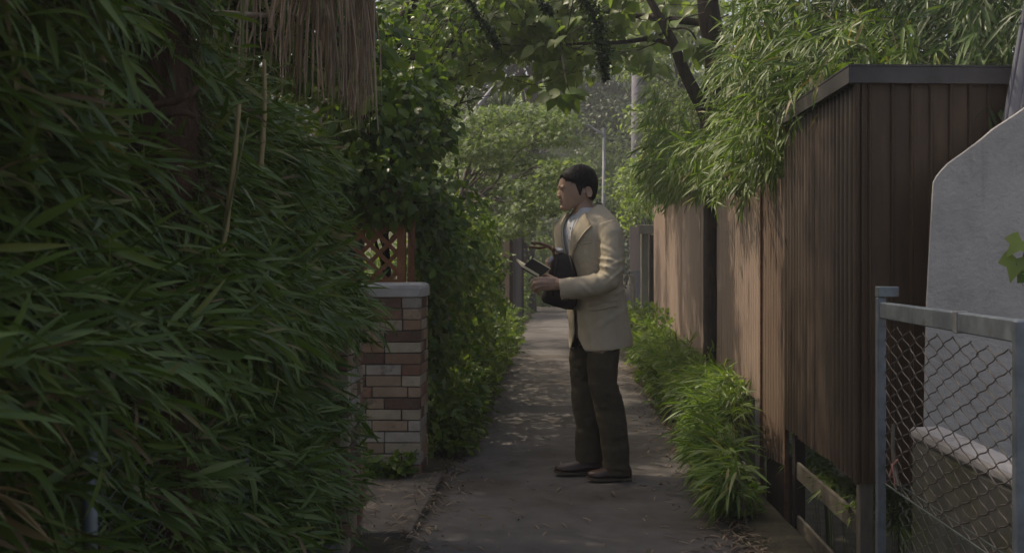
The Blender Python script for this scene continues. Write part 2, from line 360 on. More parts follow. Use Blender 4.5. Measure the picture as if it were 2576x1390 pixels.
def frames(D, N):
    D = D / np.maximum(np.linalg.norm(D, axis=1, keepdims=True), 1e-9)
    S = np.cross(N, D); S /= np.maximum(np.linalg.norm(S, axis=1, keepdims=True), 1e-9)
    U = np.cross(D, S)
    return np.stack([D, S, U], axis=2)          # columns

def cloud_mesh(name, shape, pos, D, N, size):
    V, T = shape; R = frames(D, N)
    W = np.einsum('nij,kj->nki', R, V) * size[:, None, None] + pos[:, None, :]
    TT = T[None] + (np.arange(len(pos)) * len(V))[:, None, None]
    return tri_mesh(name, W.reshape(-1, 3), TT.reshape(-1, 3))

TMPL = {}
def tmpl(shape, mat, key):
    k = (key, mat.name)
    if k not in TMPL:
        me = tri_mesh('leaf_' + key, shape[0], shape[1]); me.materials.append(mat); TMPL[k] = me
    return TMPL[k]

def put_leaves(root, shape, key, mat, pos, D, N, size, n_single=0, name='leaf', rest='foliage', front=None):
    """the n_single largest leaves in view become objects of their own, the others one part"""
    pos = np.asarray(pos); D = np.asarray(D); N = np.asarray(N); size = np.asarray(size)
    idx = np.arange(len(pos))
    if n_single:
        px = VX + FPX * pos[:, 0] / np.maximum(pos[:, 1], .1); py = VY - FPX * (pos[:, 2] - CAMZ) / np.maximum(pos[:, 1], .1)
        vis = (px > -20) & (px < 2590) & (py > -20) & (py < 1400)
        sc = np.where(vis, size / pos[:, 1], 0) * (rng.uniform(0.6, 1.0, len(pos)))
        if front is not None: sc = sc * front
        order = np.argsort(-sc)[:n_single]
        order = order[sc[order] > 0]
        R = frames(D, N); me = tmpl(shape, mat, key)
        for i in order:
            o = bpy.data.objects.new(name, me); COL.objects.link(o); attach(o, root)
            m = Matrix(R[i].tolist()).to_4x4() @ Matrix.Scale(float(size[i]), 4); m.translation = pos[i]
            o.matrix_basis = m
        idx = np.setdiff1d(idx, order)
    if len(idx):
        o = new_obj(rest, cloud_mesh(rest, shape, pos[idx], D[idx], N[idx], size[idx]), mat, root)
        o['kind'] = 'stuff'
    return

def unit(v): return v / np.maximum(np.linalg.norm(v, axis=-1, keepdims=True), 1e-9)
def rnd(n, s=1.0): return rng.normal(0, s, (n, 3))

def sprigs(base, sdir, nleaf=6, length=0.14, spread=0.6, droop=0.35, jit=0.25, stemlen=0.16, nb=(0, 0, 1.0), nj=0.45):
    """bamboo sprigs: leaves set alternately near the end of a short twig"""
    base = np.asarray(base); n = len(base); sdir = unit(np.asarray(sdir))
    up = np.array([0, 0, 1.0]); side = unit(np.cross(sdir, up + rnd(n, .15)))
    P_, D_, N_, S_ = [], [], [], []
    for k in range(nleaf):
        f = k / max(1, nleaf - 1)
        sgn = 1 if k % 2 else -1
        s = (1 - f) * spread * rng.uniform(0.6, 1.3, (n, 1)) * sgn
        d = unit(sdir + side * s + np.array([0, 0, -1.0]) * droop * rng.uniform(0.3, 1.4, (n, 1)) + rnd(n, jit))
        P_.append(base + sdir * (stemlen * f) + np.array([0, 0, -1.0]) * 0.03 * f)
        D_.append(d); N_.append(unit(np.array(nb) + rnd(n, nj)))
        S_.append(length * rng.uniform(0.45, 1.3, n))
    return np.concatenate(P_), np.concatenate(D_), np.concatenate(N_), np.concatenate(S_)

def branch(a, b, r0, r1, sag=0.1, n=7, seg=6, wob=0.03, mb=None):
    mb = mb or MB(); a = Vector(a); b = Vector(b); L = (b - a).length
    pts = []; rad = []
    o = random.uniform(0, 100)
    for i in range(n):
        t = i / (n - 1); p = a.lerp(b, t)
        p = p + Vector((noise.noise(Vector((o, t*3, 0))), noise.noise(Vector((o, t*3, 5))), noise.noise(Vector((o, t*3, 9))))) * wob * L * min(1, 4*t*(1-t)+0.0)
        p.z += sag * L * 4 * t * (1 - t)
        pts.append(p); rad.append(r0 + (r1 - r0) * t)
    mb.tube(pts, rad, seg); return mb

# ------------------------------------------------------------------ ground, path, apron, hill
def gz(x, y):
    z = -0.022
    def sm(a, b, t):
        t = min(1, max(0, (t - a) / (b - a))); return t * t * (3 - 2 * t)
    if y < 24:
        k = 1 - sm(17, 23, y)
        z += k * (0.075 * sm(0.82, 0.98, x) - 0.85 * sm(0.97 + .15*sm(6.6, 8.0, y), 1.40 + .15*sm(6.6, 8.0, y), x))
    z += 0.05 * sm(-0.70, -1.1, x) if False else 0.05 * (1 - sm(-1.1, -0.72, x))
    if abs(x) > 0.95: z += 0.03 * fbm(x * 1.3, y * 1.3, 3.1)
    if y > 30: z += 0.16 * (y - 30) * sm(30, 40, y) if y < 70 else 6.4
    return z

xs = [-420, -150, -60, -30, -16, -9, -6] + list(np.arange(-4, 4.01, 0.14)) + [6, 9, 16, 30, 60, 150, 420]
ys = [-30, -8, -2] + list(np.arange(0, 30, 0.28)) + [31, 33, 36, 40, 45, 50, 56, 62, 70, 100, 200, 420]
gv = [(x, y, gz(x, y)) for y in ys for x in xs]
nx = len(xs)
gf = [(j*nx+i, j*nx+i+1, (j+1)*nx+i+1, (j+1)*nx+i) for j in range(len(ys)-1) for i in range(nx-1)]
ground = new_obj('ground', mesh_from('ground', gv, gf, True), M['soil'], kind='structure')

def pathc(y):                      # the alley bends away to the left far off
    return -0.0 - (0.02 * max(0, y - 27) ** 2)
pv = []; pn = 13
pys = list(np.arange(0.6, 16, 0.2)) + list(np.arange(16, 34.1, 0.5))
for y in pys:
    l = -0.68 + pathc(y) + 0.05 * fbm(y * 1.1, 1.0) ; r = 0.80 + pathc(y) + 0.05 * fbm(y * 1.3, 7.0)
    for i in range(pn):
        t = i / (pn - 1); x = l + (r - l) * t
        z = 0.012 * (1 - (2*t-1)**2) + 0.003 * fbm(x * 2, y * 2, 2.0)
        if i in (0, pn - 1): z = -0.03
        pv.append((x, y, z))
pf = [(j*pn+i, j*pn+i+1, (j+1)*pn+i+1, (j+1)*pn+i) for j in range(len(pys)-1) for i in range(pn-1)]
path = new_obj('path', mesh_from('path', pv, pf, True), M['asphalt'], kind='structure')

def on_path(x, y): 
    l = -0.68 + pathc(y); r = 0.80 + pathc(y); t = min(1, max(0, (x - l) / (r - l))); return 0.012 * (1 - (2*t-1)**2)

mb = MB(); mb.bbox(-2.2, -0.66, 5.07, 6.46, -0.1, 0.012, 0.006)
ap = mb.obj('entrance_apron', M['concrete_apron'], kind='structure')

mb = MB(); hv = []; hx = np.linspace(-60, 60, 25); hy = np.linspace(42, 110, 14)
for y in hy:
    for x in hx:
        hv.append((x, y, -1.0 + 13 * (1 - math.exp(-(y - 42) / 18.0)) + 1.5 * fbm(x * .06, y * .06)))
hill = new_obj('hill', mesh_from('hill', hv, [(j*25+i, j*25+i+1, (j+1)*25+i+1, (j+1)*25+i) for j in range(13) for i in range(24)], True), M['soil'], kind='structure')

# ------------------------------------------------------------------ brick gate pillars
def brick_pillar(x0, x1, y0, y1, label, seed):
    random.seed(seed)
    root = thing('brick_pillar', label, 'pillar', ((x0+x1)/2, (y0+y1)/2, 0), 'brick gate pillars of the garden entrance')
    c = 0.0622; nco = 16; L = 0.200; gap = 0.0065; dep = 0.055; ins = 0.007
    MB().box(x0+ins, x1-ins, y0+ins, y1-ins, -0.06, nco*c+0.002).obj('mortar_core', M['mortar'], root)
    names = [b[0] for b in BR]; wts = [0.28, 0.22, 0.09, 0.15, 0.15, 0.11]
    def pick(): return M[random.choices(names, wts)[0]]
    for k in range(nco):
        z0 = k*c + gap*0.5; z1 = (k+1)*c - gap*0.5
        # front and back faces: long runs; side faces fill between them
        off = random.choice([0.0, 0.0, 0.095, 0.10, 0.13])
        for (fy0, fy1) in ((y0, y0+dep), (y1-dep, y1)):
            x = x1
            first = L - off
            while x > x0 + 0.012:
                w = min(first, x - x0); first = random.choice([L, L, L, L, 0.10])
                if x - w - x0 < 0.04: w = x - x0
                b = MB(); pr = random.uniform(0, 0.004)
                b.bbox(x-w+gap*.5, x-gap*.5*(x < x1), fy0-pr, fy1, z0+random.uniform(-.0015,.0015), z1, 0.003, 0.0011)
                b.obj('brick', pick(), root)
                x -= w
        for (sx0, sx1) in ((x1-dep, x1), (x0, x0+dep)):
            y = y0 + dep + gap; ye = y1 - dep - gap
            first = random.choice([0.10, 0.14, 0.2])
            while y < ye - 0.012:
                w = min(first, ye - y); first = L
                if ye - y - w < 0.04: w = ye - y
                b = MB(); pr = random.uniform(0, 0.003)
                b.bbox(sx0-(pr if sx0 == x0 else 0), sx1+(pr if sx1 == x1 else 0), y, y+w-gap, z0, z1, 0.003, 0.0011)
                b.obj('brick', pick(), root); y += w
    # rendered cap with rounded shoulders
    rings = []; zt = nco*c
    for (e, z) in ((0.002, zt+0.001), (0.010, zt+0.005), (0.012, zt+0.05), (0.006, zt+0.067), (-.010, zt+0.076)):
        pts = []
        X0, X1, Y0, Y1 = x0-e, x1+e, y0-e, y1+e; r = 0.022
        for (cx, cy, a0) in ((X1-r, Y1-r, 0), (X0+r, Y1-r, 90), (X0+r, Y0+r, 180), (X1-r, Y0+r, 270)):
            for q in range(4):
                a = math.radians(a0 + 30*q); pts.append((cx + r*math.cos(a) + random.uniform(-.002,.002), cy + r*math.sin(a) + random.uniform(-.002,.002), z + random.uniform(-.0025,.0025)))
        rings.append(pts)
    m = MB(); m.loft(rings); m.obj('cap', M['cap'], root)
    return root
brick_pillar(-1.21, -0.785, 6.42, 6.78, 'brick gate pillar with pale rounded cap in front of red lattice', 3)
brick_pillar(-1.31, -0.872, 4.72, 5.07, 'brick pillar mostly buried in bamboo leaves at hedge end', 8)

# ------------------------------------------------------------------ red-brown lattice trellis behind the pillar
tr = thing('lattice_trellis', 'red-brown diagonal lattice trellis behind the brick pillar cap', 'trellis', (-1.2, 7.05, 0))
def pbox(x0, x1, yt, yb, Y, th):
    a = P(x0, yt, Y); b = P(x1, yb, Y); m = MB(); m.bbox(a.x, b.x, Y - th/2, Y + th/2, b.z, a.z, 0.004); return m
pbox(1000, 1021, 470, 900, 7.05, 0.05).obj('post', M['lattice'], tr)
pbox(1027, 1044, 470, 900, 7.10, 0.05).obj('post', M['lattice'], tr)
pbox(640, 1000, 702, 718, 7.05, 0.035).obj('bottom_rail', M['lattice'], tr)
pbox(640, 1000, 480, 494, 7.05, 0.035).obj('top_rail', M['lattice'], tr)
zlo = P(0, 706, 7.05).z; zhi = P(0, 490, 7.05).z; xlo = P(640, 0, 7.05).x; xhi = P(1002, 0, 7.05).x
H = zhi - zlo; s = 0.112
for d_ in (1, -1):
    k = xlo - H
    while k < xhi + H:
        # strip x = k + d*(z - zlo), clipped to the frame
        t0, t1 = 0.0, H
        xa = k if d_ > 0 else k; 
        f = lambda t: k + d_ * t
        if d_ > 0: t0 = max(t0, xlo - k); t1 = min(t1, xhi - k)
        else: t0 = max(t0, k - xhi); t1 = min(t1, k - xlo)
        if t1 - t0 > 0.05:
            w = 0.0130; y0 = 7.05 + (0.009 if d_ > 0 else -0.003); y1 = y0 + 0.008
            n_ = Vector((-d_, 0, 1)).normalized() * w
            a = Vector((f(t0), 0, zlo + t0)); b = Vector((f(t1), 0, zlo + t1))
            m = MB(); m.hexa([(a+n_) + Vector((0,y0-.012,0)), (a-n_)+Vector((0,y0-.012,0)), (a-n_)+Vector((0,y1-.012,0)), (a+n_)+Vector((0,y1-.012,0)),
                              (b+n_) + Vector((0,y0-.012,0)), (b-n_)+Vector((0,y0-.012,0)), (b-n_)+Vector((0,y1-.012,0)), (b+n_)+Vector((0,y1-.012,0))])
            m.obj('slat', M['lattice'], tr)
        k += s
MB().bbox(-2.6, -1.0, 6.98, 7.14, -0.05, 0.98, 0.006).obj('base_wall', M['mortar'], tr)

# ------------------------------------------------------------------ corrugated shed on stilts (right)
FX = 1.30
def corr_sheet(y0, y1, zb, zt, x, pitch, amp, wob=0.0):
    """corrugated sheet facing the alley; zb, zt = (z at y0, z at y1)"""
    m = MB(); n = max(8, int((y1 - y0) / pitch * 12)); v = []; f = []
    for i in range(n + 1):
        t = i / n; y = y0 + (y1 - y0) * t
        s_ = math.sin(2*math.pi*y/pitch); dx = amp * math.copysign(abs(s_) ** 0.4, s_)
        b_ = zb[0] + (zb[1]-zb[0])*t; u_ = zt[0] + (zt[1]-zt[0])*t
        for q in range(4):
            z = b_ + (u_ - b_) * q / 3
            v.append((x + dx + wob * noise.noise(Vector((y*2.1, z*1.3, x))), y, z))
    for i in range(n):
        for q in range(3):
            a = i*4+q; f.append((a, a+4, a+5, a+1))
    m.add(v, f)
    k = len(m.v); m.add([p + Vector((0.0025, 0, 0)) for p in v_(v)], [tuple(reversed(q)) for q in f])
    return m
def v_(l): return [Vector(p) for p in l]
SY0, SY1 = 5.06, 6.72
SB, ST = 0.225, 1.985
shed = thing('corrugated_shed', 'dark brown corrugated metal shed raised on posts beside the chain-link gate', 'shed', (2.0, 5.9, -0.8))
ed = [SY0 + 0.012, 5.47, 5.90, 6.33, SY1]
for i in range(4):
    o = corr_sheet(ed[i]-0.004, ed[i+1]+0.02, (SB + 0.012*(i % 2), SB), (ST-.004, ST-.004), FX + 0.003*(i % 2), 0.080, 0.0065, 0.004).obj('corrugated_sheet', M['brown_sheet'], shed)
# end face: seamed sheets running away to the right
bx = [1.312, 1.345, 1.445]; 
while bx[-1] < 2.75: bx.append(bx[-1] + 0.0865)
for i in range(len(bx) - 1):
    a, b = bx[i], bx[i+1]; y = SY0 + 0.045 * (a - 1.3)
    m = MB()
    prof = [(a, 0), (a+0.006, -0.011), (a+0.013, -0.011), (a+0.019, 0.0), (b, 0.0025)]
    v = []; f = []
    for (px_, py_) in prof:
        yy = SY0 + 0.05 * (px_ - 1.3) + py_
        v += [(px_, yy, SB), (px_, yy, ST)]
    for q in range(len(prof)-1): f.append((2*q, 2*q+2, 2*q+3, 2*q+1))
    m.add(v, f); m.add([Vector(p)+Vector((0, .003, 0)) for p in v], [tuple(reversed(q)) for q in f])
    m.obj('seamed_sheet', M['brown_seam'], shed)
MB().tube([(FX-0.004, SY0-0.002, SB-0.003), (FX-0.004, SY0-0.002, ST)], 0.014, 8).obj('corner_trim', M['brown_seam'], shed)
cz0, cz1 = 1.975, 2.045
MB().hexa([(FX-.045, SY0-.03, cz0), (FX-.03, SY0-.03, cz0), (FX-.03, SY1+.02, cz0), (FX-.045, SY1+.02, cz0), (FX-.045, SY0-.03, cz1), (FX-.03, SY0-.03, cz1), (FX-.03, SY1+.02, cz1), (FX-.045, SY1+.02, cz1)]).obj('side_flashing', M['flashing'], shed)
MB().hexa([(FX-.0295, SY0-.032, cz0), (2.8, SY0+.043, cz0), (2.8, SY0+.058, cz0), (FX-.0295, SY0-.017, cz0), (FX-.0295, SY0-.032, cz1+.001), (2.8, SY0+.043, cz1+.001), (2.8, SY0+.058, cz1+.001), (FX-.0295, SY0-.017, cz1+.001)]).obj('end_flashing', M['flashing'], shed)
MB().hexa([(FX-.047, SY0-.034, cz1+.003), (2.8, SY0+.04, cz1+.003), (2.8, SY1+.02, cz1+.05), (FX-.047, SY1+.02, cz1+.003), (FX-.047, SY0-.034, cz1+.011), (2.8, SY0+.04, cz1+.011), (2.8, SY1+.02, cz1+.06), (FX-.047, SY1+.02, cz1+.011)]).obj('roof_sheet', M['flashing'], shed)
MB().box(FX+.02, 2.78, SY0+.14, SY1-.01, SB+.01, SB+.05).obj('floor_frame', M['dark_wood'], shed)
MB().bbox(FX+.012, 2.7, SY1-.04, SY1-.005, SB+.06, ST-.02).obj('back_wall', M['dark_wood'], shed)
for (px_, py_) in ((1.315, 5.08), (1.34, 6.62), (2.5, 5.2), (2.5, 6.6)):
    MB().bbox(px_, px_+.062, py_, py_+.062, -0.95, SB+.008, 0.004).obj('post', M['dark_wood'] if py_ > 6 else M['old_wood'], shed)
MB().bbox(1.352, 1.372, 5.10, 6.9, -0.055, 0.045, 0.004).obj('rail_board', M['old_wood'], shed)
MB().bbox(1.352, 1.372, 5.10, 6.9, -0.37, -0.26, 0.004).obj('rail_board', M['old_wood'], shed)

# ------------------------------------------------------------------ long corrugated fence
fence = thing('corrugated_fence', 'long faded brown corrugated metal fence under the overhanging bamboo', 'fence', (1.3, 11, -0.1))
# short darker infill panel next to the shed
corr_sheet(6.735, 7.50, (0.0, -0.06), (1.685, 1.71), FX + 0.012, 0.092, 0.0055, 0.004).obj('infill_sheet', M['mid_sheet'], fence)
MB().bbox(FX+.005, FX+.03, 6.735, 6.752, -0.9, 1.66, 0.002).obj('angle_post', M['rust'], fence)
MB().bbox(FX-.005, FX+.02, 7.505, 7.53, -0.9, 1.66, 0.002).obj('angle_post', M['rust'], fence)
MB().bbox(FX+.035, FX+.06, 6.75, 7.5, -0.95, 0.05, 0.002).obj('gap_shade_board', M['dark_wood'], fence)  # dark sheet standing in for the shade of the open gap
fy = [7.51, 8.30, 9.12, 9.95, 10.75, 11.6, 12.5, 13.4, 14.3, 15.25, 16.2]
for i in range(len(fy) - 1):
    zt = 1.78 + 0.30 * min(1, i / 3.0) + (0.015 if i % 2 else 0)
    mat = M['pale_sheet'] if i > 0 else M['brown_sheet']
    corr_sheet(fy[i], fy[i+1] + 0.03, (0.275 + .012*(i % 2), 0.275), (zt, zt), FX + 0.004*(i % 2), 0.098, 0.0036, 0.005).obj('fence_sheet', M['pale_sheet'], fence)
for y in (8.3, 9.95, 11.6, 13.4, 15.0, 16.15):
    MB().bbox(FX+.03, FX+.09, y-.03, y+.03, -0.9, 1.72, 0.004).obj('post', M['old_wood'], fence)
for z in (0.45, 1.55):
    MB().bbox(FX+.016, FX+.029, 7.5, 16.2, z, z+.06, 0.003).obj('rail', M['dark_wood'], fence)

# ------------------------------------------------------------------ chain-link: shared zigzag wires
def zig_mesh(name, h, pitch, w, r, mat, ph=0):
    pts = []; n = int(h / pitch * 2)
    for i in range(n + 1):
        for q in range(3):
            t = (i + q / 3.0); 
            if t > n: break
            tri = abs(((t + ph) % 2) - 1) * 2 - 1
            sx = math.sin(tri * math.pi / 2) * 0.86 + tri * 0.14
            pts.append((r * 0.9 * math.cos(t * math.pi), sx * w * 0.53, t * pitch / 2))
    me = MB().tube(pts, r, 4, False).mesh(name, True); me.materials.append(mat); return me

def chain_link(root, x, y0, y1, z0, h, pz, r, mat, pitch=None):
    pitch = pitch or pz
    a = zig_mesh('chain_wire', h, pz, pitch, r, mat)
    b = zig_mesh('chain_wire', h, pz, pitch, r, mat, 1)
    n = int((y1 - y0) / pitch)
    for i in range(n):
        o = new_obj('wire', b if i % 2 else a, None, root)
        o.location = (x + 0.006 * noise.noise(Vector((i * .3, 1, 1))), y0 + pitch * (i + .5) , z0 + 0.012 * noise.noise(Vector((i * .21, 5, 1))))
        o.rotation_euler = (0.012 * noise.noise(Vector((i*.4, 3, 2))), 0.02 * noise.noise(Vector((i*.25, 9, 2))), 0)

gate = thing('chain_link_gate', 'galvanised chain-link gate with rusty wire mesh in front of concrete', 'gate', (1.3, 4.0, -0.8))
MB().bbox(1.288, 1.322, 4.69, 4.70+.03, -0.8, 1.05, 0.003).obj('hinge_post', M['galv'], gate)
MB().bbox(1.288, 1.372, 4.68, 4.735, 1.052, 1.094, 0.003).obj('post_cap', M['galv'], gate)
rail = MB().bbox(1.292, 1.330, 3.29, 4.678, 0.966, 1.031, 0.004).obj('top_rail', M['galv'], gate)
for i in range(0):
    y = 3.36 + i * 0.122
    MB().box(1.2912, 1.2935, y, y+.003, 0.985, 1.006).obj('slot_mark', M['iris'], rail)
MB().bbox(1.2885, 1.3335, 3.76, 3.80, 0.963, 1.034, 0.002).obj('rail_sleeve', M['steel_pole'], rail)
MB().bbox(1.284, 1.334, 3.255, 3.288, -0.8, 1.03, 0.004).obj('latch_post', M['galv'], gate)
MB().ball((1.305, 3.285, 1.0), (.016, .016, .016), 8, 6).obj('bolt', M['rust'], gate)
chain_link(gate, 1.312, 3.30, 4.68, 0.30, 0.655, 0.064, 0.0028, M['wire'], 0.081)
MB().tube([(1.312, 3.29, .298), (1.312, 4.69, .298)], 0.0035, 5).obj('tension_wire', M['wire_green'], gate)
gate2 = thing('wire_netting', 'dull green chain-link panel hanging under the gate mesh', 'wire netting', (1.37, 4.0, -0.8))
chain_link(gate2, 1.36, 3.30, 4.64, -0.30, 0.60, 0.060, 0.0018, M['wire_green'], 0.07)
MB().tube([(1.36, 3.3, .30), (1.36, 4.64, .30)], 0.003, 5).obj('tension_wire', M['wire_green'], gate2)

st = thing('tied_string', 'pink string knotted round a dry stick on the gate mesh', 'string', (1.30, 4.52, .40))
k = Vector((1.302, 4.50, .40))
MB().tube([k+Vector((0, -.035, .03)), k+Vector((-.008, 0, 0)), k+Vector((-.003, .03, -.015)), k+Vector((-.008, .045, -.05))], .004, 5).obj('string', M['pinkstring'], st)
MB().tube([k+Vector((-.004, -.02, -.07)), k+Vector((-.01, -.005, 0)), k+Vector((-.004, .012, .02))], .0035, 5).obj('loop', M['pinkstring'], st)
MB().tube([k+Vector((.0, .02, .16)), k+Vector((-.004, .012, .06)), k+Vector((.0, -.01, -.02)), k+Vector((.0, -.05, -.07))], [.006, .009, .010, .005], 6).obj('stick', M['old_wood'], st)

# ------------------------------------------------------------------ concrete stair parapet and low wall
par = thing('stair_parapet', 'pale grey concrete stair parapet with sloping top behind the gate', 'parapet', (1.9, 4.85, -0.8))
prof = [(2316, 1400), (2322, 1085), (2331, 760), (2345, 480), (2348, 458), (2355, 441), (2368, 427), (2384, 412), (2404, 397), (2440, 370), (2480, 339), (2520, 309), (2576, 272), (2680, 200), (2840, 86), (3250, -206), (3250, 1400)]
fr = []; bk = []
for (x, y) in prof:
    p = P(x, y, 4.76); jx = random.uniform(-.003, .003); fr.append(p + Vector((jx, 0, jx))); bk.append(p + Vector((jx + .004, 0.17, jx)))
# subdivide the sloping edge so that it is chipped and uneven
def rough(l):
    o = []
    for i in range(len(l)):
        a, b = l[i], l[(i+1) % len(l)]; n = max(1, int((b-a).length / 0.025)) if 2 <= i <= 13 else 1
        for q in range(n):
            p = a.lerp(b, q/n); o.append(p + Vector((0, 0, 0.004 * noise.noise(p * 40) + 0.004 * noise.noise(Vector((p.x, 0, p.z)) * 14))))
    return o
F_, B_ = rough(fr), rough([Vector((p.x, 4.93, p.z)) for p in fr])
F2 = [p + Vector((0, -0.0, 0)) for p in F_]
n_ = min(len(F_), len(B_))
ins = [(p + (Vector((2.05, 4.76, 0.6)) - p).normalized() * 0.005) for p in F_]
m = MB(); m.loft([[Vector((p.x, 4.76, p.z)) for p in ins], [Vector((p.x, 4.765, p.z)) for p in F_], [Vector((p.x + .075, 4.93, p.z - .004)) for p in F_]])
m.obj('parapet_wall', M['slab'], par)
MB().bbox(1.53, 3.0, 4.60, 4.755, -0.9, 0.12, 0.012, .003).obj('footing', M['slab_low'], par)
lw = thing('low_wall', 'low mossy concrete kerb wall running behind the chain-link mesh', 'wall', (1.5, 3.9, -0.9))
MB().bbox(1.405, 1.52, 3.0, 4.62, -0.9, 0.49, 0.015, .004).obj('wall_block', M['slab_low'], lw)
MB().bbox(1.397, 1.53, 2.98, 4.63, 0.492, 0.535, 0.01, .003).obj('coping', M['cap'], lw)

pipe = thing('leaning_pipe', 'blue-grey ribbed pipe leaning behind the concrete parapet at top right', 'pipe', P(2512, 420, 5.02))
a = P(2532, 420, 5.0); b = P(2601, 30, 5.0); c = a + (b-a)*2.2; a2 = a - (b-a)*3.0
MB().tube([a2, a, b, c], 0.050, 14).obj('pipe_body', M['pvc'], pipe, True)
d_ = (b - a).normalized()
for off in (-.047, .0, .03):
    MB().tube([a + Vector((off, -.05 if abs(off) < .04 else -.02, 0)), c + Vector((off, -.05 if abs(off) < .04 else -.02, 0))], 0.006, 6).obj('rib', M['pvc'], pipe)

# ------------------------------------------------------------------ far left plank fence, pillar; far right board and post
pf_ = thing('plank_fence', 'tall weathered fence of upright dark and grey planks on the far left', 'fence', (-0.95, 18.5, 0))
plank = [(1236, 1250, 545, 820, 17.6, 'dark_wood'), (1250, 1262, 560, 822, 17.7, 'dark_wood'), (1262, 1281, 540, 815, 17.9, 'tan_plank'), (1281, 1290, 545, 812, 18.0, 'dark_wood'),
         (1289, 1297, 538, 812, 18.2, 'grey_plank'), (1297, 1305, 536, 810, 18.4, 'grey_plank'), (1304.5, 1312, 540, 806, 18.7, 'grey_plank'), (1311.5, 1318, 545, 802, 19.2, 'dark_wood')]
for (x0, x1, y0, y1, Y, mt) in plank:
    a = P(x0, y0, Y); b = P(x1, y1, Y)
    MB().bbox(a.x, b.x, Y, Y+.035, 0.0, a.z, 0.003, .002).obj('plank', M[mt], pf_)
MB().bbox(P(1236, 0, 17.9).x, P(1318, 0, 17.9).x, 19.3, 19.36, 1.4, 1.5).obj('rail', M['dark_wood'], pf_)
gp = thing('garden_pillar', 'distant plastered gate pillar with small tiled roof beside the path', 'pillar', P(1360, 740, 33))
a = P(1338, 560, 33); b = P(1378, 740, 33)
MB().bbox(a.x, b.x, 33, 33.4, 0, a.z, 0.01).obj('shaft', M['plaster'], gp)
for i in range(4):
    m = MB(); z = a.z + .004 + i*.125; m.bbox(a.x - .06 + i*.035, b.x + .12 - i*.03, 32.9+.03*i, 33.5, z, z+.12, .012); m.obj('roof_tile', M['rooftile'], gp)
np_ = thing('notice_board', 'small pinkish wooden board on a grey post past the fence end', 'board', P(1625, 830, 17.2))
a = P(1584, 570, 17.0); b = P(1613, 681, 17.0)
MB().hexa([(a.x, 16.9, b.z), (b.x, 17.25, b.z), (b.x, 17.28, b.z), (a.x, 16.93, b.z), (a.x-.01, 16.9, a.z), (b.x, 17.25, a.z), (b.x, 17.28, a.z), (a.x-.01, 16.93, a.z)]).obj('panel', M['tan_plank'], np_)
a = P(1613, 578, 17.3); b = P(1631, 830, 17.3)
MB().bbox(a.x, b.x, 17.3, 17.42, -.3, a.z, .004).obj('post', M['post_wood'], np_)
a = P(1600, 566, 17.3); b = P(1646, 588, 17.3)
MB().bbox(a.x, b.x, 17.22, 17.29, b.z, a.z, .004).obj('crosspiece', M['post_wood'], np_)
a = P(1633, 590, 17.5); b = P(1646, 800, 17.5)
MB().bbox(a.x, b.x, 17.5, 17.6, b.z, a.z, .004).obj('side_board', M['dark_wood'], np_)
wb = thing('wooden_post', 'short pale stake with a bent top beside the notice board', 'post', P(1595, 800, 16.6))
a = P(1594, 790, 16.6)
MB().tube([a - Vector((0,0,.3)), P(1594, 700, 16.6), P(1592, 694, 16.6), P(1580, 692, 16.6)], [.025, .022, .02, .012], 6).obj('stake', M['post_wood'], wb)

# ------------------------------------------------------------------ poles far off
up = thing('utility_pole', 'thick bluish concrete utility pole rising behind the bamboo', 'pole', (P(1604, 0, 26).x, 26, 0))
x = P(1604, 0, 26).x; r = 19 * 26 / FPX
MB().tube([(x, 26, -0.3), (x+.02, 26, 4), (x+.04, 26, 9)], [r*1.03, r*.97, r*.85], 16).obj('shaft', M['conc_pole'], up, True)
for z in (2.2, 3.6): MB().tube([(x+.01, 26, z), (x+.01, 26, z+.05)], r*1.06, 16).obj('band', M['steel_pole'], up)
lp = thing('street_lamp', 'thin grey street lamp with slanting arm behind the man', 'street lamp', (P(1516, 0, 21).x, 21, 0))
x = P(1517, 0, 21).x; t = P(1520, 338, 21)
MB().tube([(x-.01, 21, -.1), (x, 21, 1.5), t], [.045, .036, .026], 8).obj('post', M['steel_pole'], lp, True)
e = P(1456, 304, 21)
MB().tube([t - Vector((0,0,.06)), t + Vector((-.06, 0, .03)), e], [.024, .022, .016], 6).obj('arm', M['steel_pole'], lp, True)
d_ = (e - t).normalized()
MB().ball(t.lerp(e, .72), (.15, .06, .035), 10, 6, d_.to_track_quat('-X', 'Z').to_matrix()).obj('lamp_head', M['steel_pole'], lp, True)
MB().tube([t + Vector((0,0,-.05)), t + Vector((.0,0,.12))], [.03, .03], 8).obj('collar', M['steel_pole'], lp)
gw = thing('guy_pole', 'slanting pale stay pole among the far trees left of the lamp', 'pole', P(1185, 300, 20))
MB().tube([P(1120, 370, 20), P(1190, 283, 20), P(1252, 208, 20)], [.04, .04, .035], 8).obj('pole_shaft', M['steel_pole'], gw, True)
MB().tube([P(1248, 213, 20), P(1254, 205, 20)], [.05, .05], 8).obj('end_cap', M['steel_pole'], gw)
# edging stones under the fence
random.seed(5)
for (x, y, s, lb_) in ((0.97, 6.3, .09, 'small rough edging stone in the bamboo grass level with the man'), (0.96, 8.6, .14, 'grey edging stone behind the man under the fence'), (0.93, 9.6, .13, 'grey edging stone among soft weeds farther along the fence'), (1.0, 11.2, .14, 'farthest grey edging stone at the fence foot')):
    m = MB(); m.ball((0, 0, 0), (s*.8, s*1.3, s*.6), 14, 10)
    for q in m.v: q += q.normalized() * 0.35 * s * (noise.noise(q * 14 + Vector((x*9, y, 0))) * 1.6)
    o = m.obj('edging_stone', M['stone'], None, False); o.location = (x, y, 0.03); o.rotation_euler = (0, 0, random.uniform(0, 3))
    tag(o, lb_, 'stone', 'edging stones under the fence')

